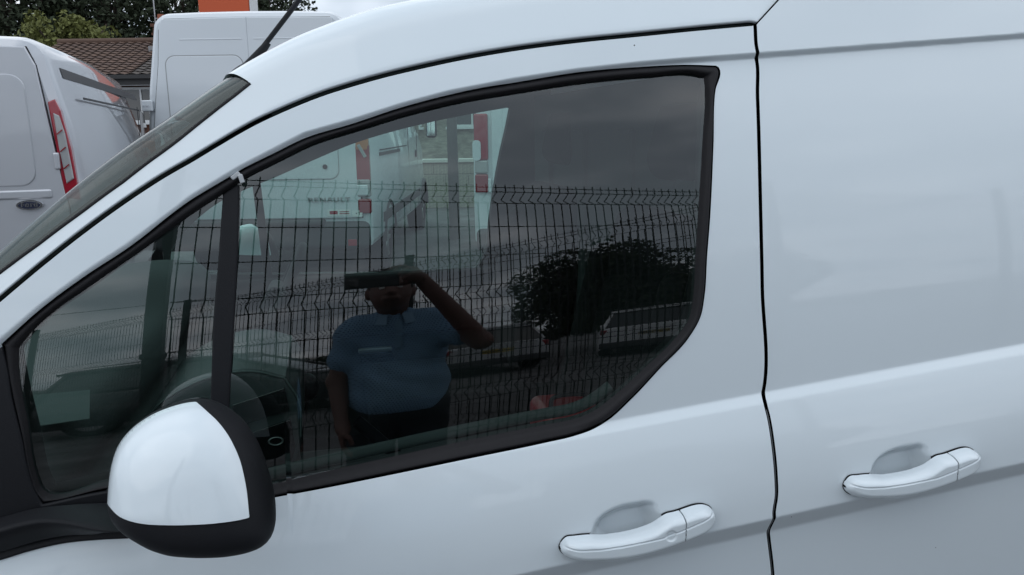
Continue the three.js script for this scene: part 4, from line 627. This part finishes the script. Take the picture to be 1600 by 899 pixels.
function tree(name, label, x, z, h, rx, ry, n, size, m, seed, group, clumps = 60) {
  const o = thing(name, label, name.includes('bush') ? 'bush' : 'tree', group); o.position.set(x, 0, z); const r = rng(seed + 7), cy = h - ry;
  const limbs = [tube([[0, 0, 0], [0.05, cy * 0.5, 0], [0, cy, 0.05]], Math.max(0.03, h * 0.018), 8, 12)]; for (let i = 0; i < 8; i++) { const a = i * 0.785 + r(), L = rx * (0.5 + 0.4 * r()); limbs.push(tube([[0, cy * (0.45 + 0.4 * r()), 0], [Math.cos(a) * L * 0.5, cy * 0.95, Math.sin(a) * L * 0.5], [Math.cos(a) * L, cy + ry * (r() - 0.1), Math.sin(a) * L]], Math.max(0.015, h * 0.006), 5, 8)); }
  part('trunk', limbs, bark, o); part('crown', leaves(n, clumped(0, cy, 0, rx, ry, rx, clumps, seed), size, seed + 1), m, o); return o;
}
[['dark leafy tree rising behind the ridge of the brown roof', -20.5, 34, 11, 3.4, 4.2, leafDark], ['dark leafy tree rising behind the ridge of the brown roof', -17.2, 36, 11.5, 3.2, 4.4, leafDark], ['tall dark green tree rising behind the red chimney', -14.0, 37, 11.0, 3.0, 4.4, leafDark], ['dark leafy tree rising behind the ridge of the brown roof', -24.0, 35, 11, 3.4, 4.6, leafMid], ['slender dark tree between the chimney and the orange sign', -11.3, 40, 10.8, 2.4, 4.0, leafDark]].forEach(([l, u, v, h, rx, ry, m], i) => { const p = yard(u, v); tree('dark_tree', l, p.x, p.z, h, rx, ry, 15000, 0.20, m, 100 + i * 13, l.startsWith('dark leafy') ? 'trees behind the bungalow' : undefined, 70); });
{ const p = yard(-16.2, 30.5); tree('yellow_green_tree', 'small yellow-green tree showing over the bungalow ridge', p.x, p.z, 5.75, 1.9, 1.2, 5000, 0.18, leafPale, 71); }

// ---------------------------------------------------------------- behind the camera: what the window mirrors
const fenceGreen = M.wire;
function wirePath(h) { const folds = [2.31, 1.55, 0.80, 0.12], o = [[0, 0.03]]; for (const f of folds.slice().reverse()) { o.push([0, f - 0.05], [0.045, f], [0, f + 0.05]); } o.push([0, h]); return o; }
const wireGeo = (() => { const P = wirePath(2.43), c = new THREE.CurvePath(); for (let i = 0; i + 1 < P.length; i++) c.add(new THREE.LineCurve3(V(0, P[i][1], P[i][0]), V(0, P[i + 1][1], P[i + 1][0]))); const gs = P.slice(0, -1).map((p, i) => bar([0, p[1], p[0]], [0, P[i + 1][1], P[i + 1][0]], 0.0028, 6)); return join(gs); })();
const railGeo = new Map();
function fencePanel(x0, z0, x1, z1, label, group) {
  const L = Math.hypot(x1 - x0, z1 - z0), o = thing('mesh_fence_panel', label, 'fence', group); o.position.set(x0, 0, z0); o.rotation.y = -Math.atan2(z1 - z0, x1 - x0);
  const n = Math.round((L - 0.1) / 0.05); for (let i = 0; i <= n; i++) { const w = part('upright_wire', wireGeo, fenceGreen, o); w.position.x = 0.05 + (L - 0.1) * i / n; }
  if (!railGeo.has(L)) railGeo.set(L, bar([0.04, 0, 0], [L - 0.04, 0, 0], 0.0032, 6));
  for (const y of [2.40, 2.36, 2.26, 2.06, 1.83, 1.60, 1.50, 1.31, 1.09, 0.85, 0.75, 0.53, 0.31, 0.17, 0.07]) { const w = part('cross_wire', railGeo.get(L), fenceGreen, o); w.position.set(0, y, -0.006); }
  return o;
}
function fencePost(x, z, label, group) { const o = thing('fence_post', label, 'post', group); o.position.set(x, 0, z); part('shaft', box(0.06, 2.5, 0.06, 0, 1.25, 0, 0.006), fenceGreen, o); part('cap', box(0.075, 0.035, 0.075, 0, 2.515, 0, 0.012), fenceGreen, o); for (const y of [0.5, 1.3, 2.1]) part('clamp', box(0.07, 0.03, 0.08, 0, y, 0, 0.006), fenceGreen, o); return o; }
{
  const c = [2.27, 2.835], d1 = [-0.919, -0.394], d2 = [-0.734, 0.679], l = 2.6;
  const end = [c[0] + d1[0] * 3.16, c[1] + d1[1] * 3.16]; let a = c; fencePanel(end[0], end[1], c[0], c[1], 'green wire mesh fence panel right behind the photographing man'); fencePost(end[0], end[1], 'free end post of the mesh fence beside the photographing man');
  a = c; fencePost(c[0], c[1], 'corner post where the two runs of mesh fence meet');
  for (let i = 0; i < 4; i++) { const b = [a[0] + d2[0] * l, a[1] + d2[1] * l]; fencePanel(b[0], b[1], a[0], a[1], 'green mesh fence panel of the run leading away from the van', 'fence panels of the run leading away'); fencePost(b[0], b[1], 'green capped fence post of the run leading away from the van', 'fence posts of the run leading away'); a = b; }
  let q = c; for (let i = 0; i < 3; i++) { const n = [q[0] - d1[0] * l, q[1] - d1[1] * l]; fencePanel(q[0], q[1], n[0], n[1], 'green mesh fence panel of the run past the corner post', 'fence panels past the corner post'); fencePost(n[0], n[1], 'green fence post of the run past the corner post', 'fence posts past the corner post'); q = n; }
}
tree('leafy_bush', 'broad dark leafy bush rising behind the white estate car', 5.5, 15.8, 4.9, 2.2, 2.1, 34000, 0.13, leafDark, 301, undefined, 70);
tree('leafy_bush', 'lower dark green bush standing beside the broad one', 8.9, 16.5, 4.0, 2.3, 1.9, 24000, 0.13, leafDark, 331, undefined, 50);
function car(name, label, x, z, turn, paint, L, W, H, hatch) {
  const o = thing(name, label, 'car'); o.position.set(x, 0, z); o.rotation.y = turn * R; const h = W / 2, wst = H * 0.62;
  part('body', vanBody([[0, h - 0.16, h - 0.22, 0.34, 0.6, wst - 0.02, 0.08], [-0.06, h - 0.05, h - 0.12, 0.26, 0.65, wst + 0.01, 0.08], [-0.3, h, h - 0.05, 0.22, 0.65, wst + 0.02, 0.08], [-L * 0.62, h, h - 0.05, 0.22, 0.65, wst - 0.02, 0.08], [-L * 0.74, h, h - 0.08, 0.22, 0.62, wst - 0.06, 0.1], [-L * 0.93, h - 0.08, h - 0.18, 0.24, 0.55, wst - 0.18, 0.12], [-L, h - 0.25, h - 0.35, 0.3, 0.45, wst - 0.34, 0.1]]), paint, o);
  const gh = (k, y0, y1, dz) => [[-0.16 + dz, h - 0.10 - k, h - 0.14 - k, y0, y0 + 0.01, y0 + 0.02, 0.02], [-0.34, h - 0.11 - k, h - 0.26 - k, y0, y0 + 0.1, y1 - 0.03, 0.06], [-0.55, h - 0.10 - k, h - 0.26 - k, y0, y0 + 0.1, y1, 0.07], [-L * 0.48, h - 0.10 - k, h - 0.26 - k, y0, y0 + 0.1, y1, 0.07], [-L * 0.70, h - 0.12 - k, h - 0.18 - k, y0 - 0.06, y0 - 0.04, y0 + 0.0, 0.03]];
  part('windows', vanBody(gh(0, wst - 0.03, H - 0.03, hatch ? 0.05 : -0.3)), M.darkGlass, o);
  const rf = part('roof', vanBody([[-0.28, h - 0.22, h - 0.26, H - 0.10, H - 0.07, H - 0.045, 0.04], [-0.42, h - 0.20, h - 0.25, H - 0.10, H - 0.05, H - 0.005, 0.06], [-L * 0.40, h - 0.20, h - 0.25, H - 0.10, H - 0.05, H + 0.01, 0.06], [-L * 0.50, h - 0.22, h - 0.28, H - 0.10, H - 0.06, H - 0.03, 0.05]]), paint, o);
  for (const s of [-1, 1]) {
    part('pillar', [bar([s * (h - 0.11), wst, -0.16], [s * (h - 0.27), H - 0.05, -0.42], 0.045), bar([s * (h - 0.1), wst, -L * 0.69], [s * (h - 0.27), H - 0.06, -L * 0.48], 0.035), bar([s * (h - 0.085), wst, -L * 0.36], [s * (h - 0.245), H - 0.05, -L * 0.34], 0.04)], paint, o);
    part('roof_rail', bar([s * (h - 0.27), H + 0.03, -0.55], [s * (h - 0.27), H + 0.03, -L * 0.42], 0.014), M.steel, rf);
    part('tail_lamp', box(0.26, 0.16, 0.08, s * (h - 0.20), wst - 0.12, -0.06, 0.03), M.redLens2, o);
    part('headlamp', box(0.3, 0.12, 0.1, s * (h - 0.25), wst - 0.3, -L * 0.95, 0.03), M.clearLens, o);
    part('door_mirror', box(0.2, 0.14, 0.1, s * (h + 0.06), wst + 0.05, -L * 0.62, 0.04), paint, o);
    for (const zz of [-L * 0.18, -L * 0.80]) wheel(o, s * (h - 0.12), 0.32, zz, 0.32, 0.2, true);
  }
  part('bumper', [box(W - 0.14, 0.2, 0.12, 0, 0.40, -0.02, 0.04)], M.bumper, o); part('number_plate', box(0.5, 0.11, 0.01, 0, 0.72, -0.005), mat([0.5, 0.36, 0.03], 0.4), o);
  return o;
}
car('parked_car', 'white estate car with roof rails parked beyond the fence corner', 4.55, 10.6, 202, mat([0.62, 0.63, 0.64], 0.3, { clearcoat: 1 }), 4.5, 1.85, 1.58, true);
car('parked_car', 'black car parked side-on beyond the leading-away fence', -3.4, 9.0, -80, mat([0.012, 0.013, 0.015], 0.25, { clearcoat: 1 }), 4.3, 1.78, 1.52, true);
car('parked_car', 'pale grey hatchback parked behind the fence near the bush', 2.0, 10.2, 172, mat([0.42, 0.43, 0.44], 0.3, { clearcoat: 1 }), 4.1, 1.75, 1.5, true);
{ const o = thing('overhead_cable', 'thin overhead cable crossing the sky behind the fence', 'cable'); part('wire', tube([[-30, 7.9, 34], [-5, 6.7, 28], [10, 6.9, 24], [30, 8.0, 20]], 0.02, 5, 60), M.wire, o); for (const [x, z] of [[-30, 34], [30, 20]]) part('pole', cyl(0.10, 0.13, 8.2, 10, x, 4.1, z), bark, o); }
{ const o = part('hedge', (() => { const gs = []; for (let i = 0; i < 9; i++) gs.push(leaves(3600, clumped(-26 + i * 6.5, 0.55, 32 + (i % 3), 3.6, 0.8, 1.2, 40, 500 + i), 0.22, 540 + i)); return gs; })(), leafDark, scene); o.userData = { label: 'low dark hedge along the far edge of the car park', category: 'hedge' }; }

// ---------------------------------------------------------------- the man who takes the picture, and his phone
const cap = (p, a, b, r0, r1) => { const ax = p.x - a[0], ay = p.y - a[1], az = p.z - a[2], bx = b[0] - a[0], by = b[1] - a[1], bz = b[2] - a[2]; const t = Math.max(0, Math.min(1, (ax * bx + ay * by + az * bz) / (bx * bx + by * by + bz * bz))); return Math.hypot(ax - bx * t, ay - by * t, az - bz * t) - (r0 + (r1 - r0) * t); };
const ell = (p, c, r) => { const k = Math.hypot((p.x - c[0]) / r[0], (p.y - c[1]) / r[1], (p.z - c[2]) / r[2]); return (k - 1) * Math.min(...r); };
const smin = (a, b, k) => { const h = Math.max(k - Math.abs(a - b), 0) / k; return Math.min(a, b) - h * h * k * 0.25; };
function meshField(f, c, half, res) {
  const mc = new MarchingCubes(res, M.trim, false, false, 400000), hs = res / 2, p = V(0, 0, 0); mc.isolation = 0;
  for (let k = 0; k < res; k++) for (let j = 0; j < res; j++) for (let i = 0; i < res; i++) { p.set(c[0] + (i - hs) / hs * half, c[1] + (j - hs) / hs * half, c[2] + (k - hs) / hs * half); mc.field[i + j * res + k * res * res] = -f(p); }
  mc.update(); const n = mc.count, pos = new Float32Array(n * 3), nor = new Float32Array(n * 3), uv = new Float32Array(n * 2), e = half / res;
  for (let i = 0; i < n; i++) { const x = c[0] + mc.positionArray[i * 3] * half, y = c[1] + mc.positionArray[i * 3 + 1] * half, z = c[2] + mc.positionArray[i * 3 + 2] * half; pos.set([x, y, z], i * 3); const g = V(f(V(x + e, y, z)) - f(V(x - e, y, z)), f(V(x, y + e, z)) - f(V(x, y - e, z)), f(V(x, y, z + e)) - f(V(x, y, z - e))).normalize(); nor.set([g.x, g.y, g.z], i * 3); uv.set([x + z * 0.5, y], i * 2); }
  const g = new THREE.BufferGeometry(); g.setAttribute('position', new THREE.BufferAttribute(pos, 3)); g.setAttribute('normal', new THREE.BufferAttribute(nor, 3)); g.setAttribute('uv', new THREE.BufferAttribute(uv, 2)); return g;
}
{
  const J = { pel: [0.15, 0.94, 1.50], belly: [0.15, 1.07, 1.45], chest: [0.15, 1.27, 1.45], neck: [0.135, 1.40, 1.43], head: [0.115, 1.555, 1.37], rs: [0.305, 1.365, 1.44], re: [0.425, 1.235, 1.26], rw: [0.205, 1.57, 1.125], ls: [-0.005, 1.365, 1.45], le: [-0.075, 1.09, 1.46], lw: [-0.055, 0.86, 1.36], rh: [0.24, 0.9, 1.50], rk: [0.25, 0.5, 1.47], ra: [0.26, 0.09, 1.52], lh: [0.06, 0.9, 1.50], lk: [0.045, 0.5, 1.47], la: [0.03, 0.09, 1.52] };
  const torso = p => smin(smin(ell(p, [0.15, 1.25, 1.46], [0.165, 0.19, 0.115]), ell(p, [0.15, 1.05, 1.455], [0.155, 0.19, 0.118]), 0.08), cap(p, J.rs, J.ls, 0.065, 0.065), 0.09);
  const hips = p => ell(p, [0.15, 0.91, 1.49], [0.17, 0.13, 0.125]);
  const arms = (p, g = 0) => Math.min(smin(cap(p, J.rs, J.re, 0.055 + g, 0.044 + g), cap(p, J.re, J.rw, 0.050, 0.032), 0.02), smin(cap(p, J.ls, J.le, 0.055 + g, 0.044 + g), cap(p, J.le, J.lw, 0.044, 0.029), 0.02));
  const legs = (p, g = 0) => Math.min(smin(cap(p, J.rh, J.rk, 0.088 + g, 0.062 + g), cap(p, J.rk, J.ra, 0.060 + g, 0.042 + g * 1.6), 0.02), smin(cap(p, J.lh, J.lk, 0.088 + g, 0.062 + g), cap(p, J.lk, J.la, 0.060 + g, 0.042 + g * 1.6), 0.02));
  const neck = p => cap(p, J.neck, [0.12, 1.49, 1.395], 0.06, 0.056);
  const head = p => { let d = smin(ell(p, [0.115, 1.585, 1.385], [0.078, 0.098, 0.098]), ell(p, [0.113, 1.515, 1.345], [0.060, 0.066, 0.070]), 0.05); d = smin(d, neck(p), 0.03); d = smin(d, cap(p, [0.112, 1.572, 1.288], [0.111, 1.540, 1.265], 0.010, 0.014), 0.015); d = smin(d, cap(p, [0.085, 1.595, 1.292], [0.14, 1.595, 1.292], 0.011, 0.011), 0.02); for (const s of [-1, 1]) { d = smin(d, ell(p, [0.115 + s * 0.082, 1.555, 1.385], [0.012, 0.032, 0.020]), 0.012); d = Math.max(d, -(Math.hypot(p.x - 0.113 - s * 0.031, p.y - 1.572, p.z - 1.276) - 0.013)); } d = smin(d, cap(p, [0.09, 1.508, 1.275], [0.135, 1.508, 1.275], 0.009, 0.009), 0.012); d = Math.max(d, -cap(p, [0.09, 1.5045, 1.263], [0.135, 1.5045, 1.263], 0.003, 0.003)); return d; };
  const finger = (p, js, r) => { let d = 1; for (let i = 0; i + 1 < js.length; i++) d = Math.min(d, cap(p, js[i], js[i + 1], r * (1 - i * 0.08), r * (0.92 - i * 0.08))); return d; };
  const rightHand = q => { const p = V(q.x, q.y - 0.055, q.z); let d = smin(cap(p, [0.205, 1.515, 1.125], [0.180, 1.528, 1.095], 0.029, 0.030), ell(p, [0.168, 1.532, 1.085], [0.030, 0.040, 0.026]), 0.02); // fingers over the top edge, thumb below and behind
    const F = [[[0.165, 1.560, 1.085], [0.138, 1.572, 1.072], [0.112, 1.566, 1.056], [0.100, 1.556, 1.046]], [[0.170, 1.553, 1.080], [0.146, 1.570, 1.060], [0.128, 1.562, 1.043], [0.117, 1.546, 1.041]], [[0.178, 1.542, 1.078], [0.160, 1.556, 1.052], [0.143, 1.545, 1.041], [0.131, 1.528, 1.041]], [[0.182, 1.526, 1.080], [0.170, 1.532, 1.055], [0.155, 1.520, 1.043], [0.143, 1.507, 1.042]]];
    F.forEach((f, i) => { d = smin(d, finger(p, f, 0.0095 - i * 0.0006), 0.008); }); return smin(d, finger(p, [[0.175, 1.510, 1.095], [0.150, 1.492, 1.088], [0.125, 1.488, 1.078], [0.110, 1.490, 1.074]], 0.0105), 0.010); };
  const leftHand = p => { let d = smin(cap(p, J.lw, [-0.05, 0.83, 1.345], 0.028, 0.028), ell(p, [-0.048, 0.79, 1.335], [0.018, 0.045, 0.040]), 0.02); for (let i = 0; i < 4; i++) { const z = 1.305 + i * 0.019, y = 0.755 + Math.abs(i - 1.3) * 0.004; d = smin(d, finger(p, [[-0.05, y, z], [-0.046, y - 0.036, z - 0.002], [-0.034, y - 0.064, z], [-0.020, y - 0.078, z + 0.002]], 0.0092 - (i === 3 ? 0.0015 : 0)), 0.007); } return smin(d, finger(p, [[-0.042, 0.81, 1.315], [-0.025, 0.785, 1.290], [-0.018, 0.755, 1.288]], 0.0105), 0.010); };
  const skinBody = p => { let d = smin(torso(p), hips(p), 0.06); d = smin(d, arms(p), 0.04); d = smin(d, legs(p), 0.04); return smin(d, neck(p), 0.04); };
  const skin = mat([0.12, 0.055, 0.042], 0.55);
  const man = thing('person', 'man in a patterned blue polo shirt holding up a phone to photograph the van', 'person');
  man.scale.set(0.87, 0.965, 1); man.position.x = 0.02;
  const bodyGeo = join([meshField(p => Math.max(skinBody(p) + 0.004, -(p.y - 0.02)), [0.15, 0.86, 1.42], 0.86, 130), meshField(p => Math.max(head(p), 1.42 - p.y), [0.115, 1.56, 1.36], 0.17, 96), meshField(p => Math.max(rightHand(p), Math.hypot(p.x - 0.15, p.y - 1.585, p.z - 1.075) - 0.10), [0.15, 1.585, 1.075], 0.115, 84), meshField(p => Math.max(leftHand(p), p.y - 0.875), [-0.04, 0.77, 1.33], 0.12, 84)]);
  part('body', bodyGeo, skin, man);
  const cv = document.createElement('canvas'); cv.width = cv.height = 128; const g2 = cv.getContext('2d'); g2.fillStyle = '#7899b4'; g2.fillRect(0, 0, 128, 128); g2.fillStyle = '#3b5a75'; for (let j = 0; j < 8; j++) for (let i = 0; i < 8; i++) { g2.beginPath(); g2.arc(i * 16 + (j % 2) * 8 + 4, j * 16 + 8, 3.6, 0, 7); g2.fill(); }
  const dots = new THREE.CanvasTexture(cv); dots.colorSpace = THREE.SRGBColorSpace; dots.wrapS = dots.wrapT = THREE.RepeatWrapping; dots.repeat.set(11, 11);
  const wr = p => 0.010 * (noise3(p.x * 9 + p.y * 9, p.y * 5 - p.x * 7, p.z * 9) - 0.5) + 0.004 * (noise3(p.x * 14, p.y * 9, p.z * 14) - 0.5) + 0.005 * Math.sin(p.y * 34 + p.x * 26 + 6 * noise3(p.x * 6, p.y * 6, p.z * 6)) * 0.9;
  const shirt = p => { let d = smin(torso(p), ell(p, [0.15, 0.98, 1.47], [0.168, 0.16, 0.128]), 0.08); d = smin(d, Math.min(cap(p, J.rs, [0.368, 1.297, 1.345], 0.064, 0.064), cap(p, J.ls, [-0.045, 1.21, 1.455], 0.064, 0.066)), 0.04); d = smin(d, cap(p, [0.14, 1.40, 1.44], [0.128, 1.435, 1.425], 0.074, 0.068), 0.02); d -= 0.006 + wr(p); d = Math.max(d, 0.885 - p.y, -(neck(p) - 0.002)); return Math.max(d, p.y - 1.445 + (p.z - 1.43) * 0.5); };
  const sh = part('polo_shirt', meshField(shirt, [0.15, 1.17, 1.43], 0.34, 110), new THREE.MeshStandardMaterial({ map: dots, roughness: 0.9, side: THREE.DoubleSide }), man);
  part('collar', (() => { const rows = []; for (let i = 0; i <= 40; i++) { const a = -Math.PI / 2 + 0.32 + (2 * Math.PI - 0.64) * i / 40, fr = Math.max(0, -Math.sin(a)), r0 = 0.070, r1 = 0.092 + 0.02 * fr; rows.push([V(0.128 + Math.cos(a) * r0, 1.450 - 0.028 * fr, 1.425 + Math.sin(a) * r0), V(0.13 + Math.cos(a) * (r0 + 0.008), 1.456 - 0.028 * fr, 1.427 + Math.sin(a) * (r0 + 0.008)), V(0.132 + Math.cos(a) * r1, 1.418 - 0.05 * fr, 1.43 + Math.sin(a) * r1)]); } return gridGeo(rows); })(), mat([0.20, 0.33, 0.45], 0.9), sh);
  part('placket', box(0.026, 0.15, 0.006, 0.142, 1.315, 1.333, 0.002), mat([0.17, 0.29, 0.40], 0.9), sh);
  const trousers = p => Math.max(smin(hips(p), legs(p, 0.012), 0.05) - 0.010 - wr(p) * 0.8, p.y - 0.965, 0.06 - p.y);
  part('trousers', meshField(trousers, [0.15, 0.50, 1.48], 0.52, 110), mat([0.014, 0.016, 0.024], 0.9), man);
  for (const a of [J.ra, J.la]) part('shoe', meshField(p => Math.max(smin(cap(p, [a[0], 0.06, a[2] + 0.04], [a[0], 0.045, a[2] - 0.15], 0.052, 0.046), cap(p, [a[0], 0.10, a[2]], [a[0], 0.06, a[2]], 0.055, 0.055), 0.03), 0.004 - p.y), [a[0], 0.07, a[2] - 0.05], 0.2, 50), mat([0.015, 0.014, 0.014], 0.5), man);
  part('hair', meshField(p => Math.max(ell(p, [0.115, 1.593, 1.392], [0.083, 0.102, 0.103]) - 0.003 * noise3(p.x * 160, p.y * 160, p.z * 160), 1.345 - p.z - Math.max(0, p.y - 1.60) * 0.7, 1.535 - p.y), [0.115, 1.60, 1.39], 0.14, 72), mat([0.02, 0.016, 0.014], 0.8), man);
  for (const s of [-1, 1]) part('eye', new THREE.SphereGeometry(0.0115, 16, 12).translate(0.113 + s * 0.031, 1.572, 1.290), mat([0.6, 0.58, 0.55], 0.3), man);
  const ph = thing('smartphone', 'dark smartphone held sideways in the man\u2019s raised hand', 'phone');
  part('case', box(0.152, 0.075, 0.0085, 0.058, 1.518, 1.0615, 0.004, 3), mat([0.012, 0.015, 0.015], 0.4), ph);
  part('camera_island', box(0.036, 0.037, 0.003, 0.0035, 1.508, 1.0565, 0.0014), mat([0.02, 0.022, 0.022], 0.2, { clearcoat: 1 }), ph);
  part('lens', [cyl(0.0075, 0.0075, 0.002, 24, 0.0, 1.500, 1.0545, 'z'), cyl(0.0075, 0.0075, 0.002, 24, 0.008, 1.517, 1.0545, 'z')], M.darkGlass, ph);
  part('screen', box(0.146, 0.069, 0.001, 0.058, 1.518, 1.0664), M.darkGlass, ph);
}
{ // loose things in the cab
  const pp = part('paper_sheet', (() => { const g = new THREE.BufferGeometry(), P = [[-0.516, 1.078, -0.354], [-0.414, 1.078, -0.36], [-0.377, 1.076, -0.216], [-0.451, 1.076, -0.20]], Q = P.map(p => [p[0], p[1] - 0.0012, p[2]]), A = [...P, ...Q], F = [0, 1, 2, 0, 2, 3, 4, 6, 5, 4, 7, 6, 0, 4, 5, 0, 5, 1, 1, 5, 6, 1, 6, 2, 2, 6, 7, 2, 7, 3, 3, 7, 4, 3, 4, 0]; g.setAttribute('position', new THREE.Float32BufferAttribute(F.flatMap(i => A[i]), 3)); g.computeVertexNormals(); return g; })(), mat([0.075, 0.085, 0.085], 0.9), scene); pp.userData = { label: 'grey-green sheet of paper lying on the dashboard under the windscreen', category: 'paper' };
  const r = thing('red_case', 'bright red case standing on the passenger seat', 'case'); r.position.set(0.452, 0.855, -0.47); part('shell', box(0.13, 0.17, 0.14, 0, 0, 0, 0.02, 3), mat([0.30, 0.012, 0.018], 0.4), r); part('handle', tube([[-0.04, 0.083, 0.02], [-0.03, 0.105, 0.02], [0.03, 0.105, 0.02], [0.04, 0.083, 0.02]], 0.005, 8, 20), M.trim, r);
}
renderer.render(scene, camera);
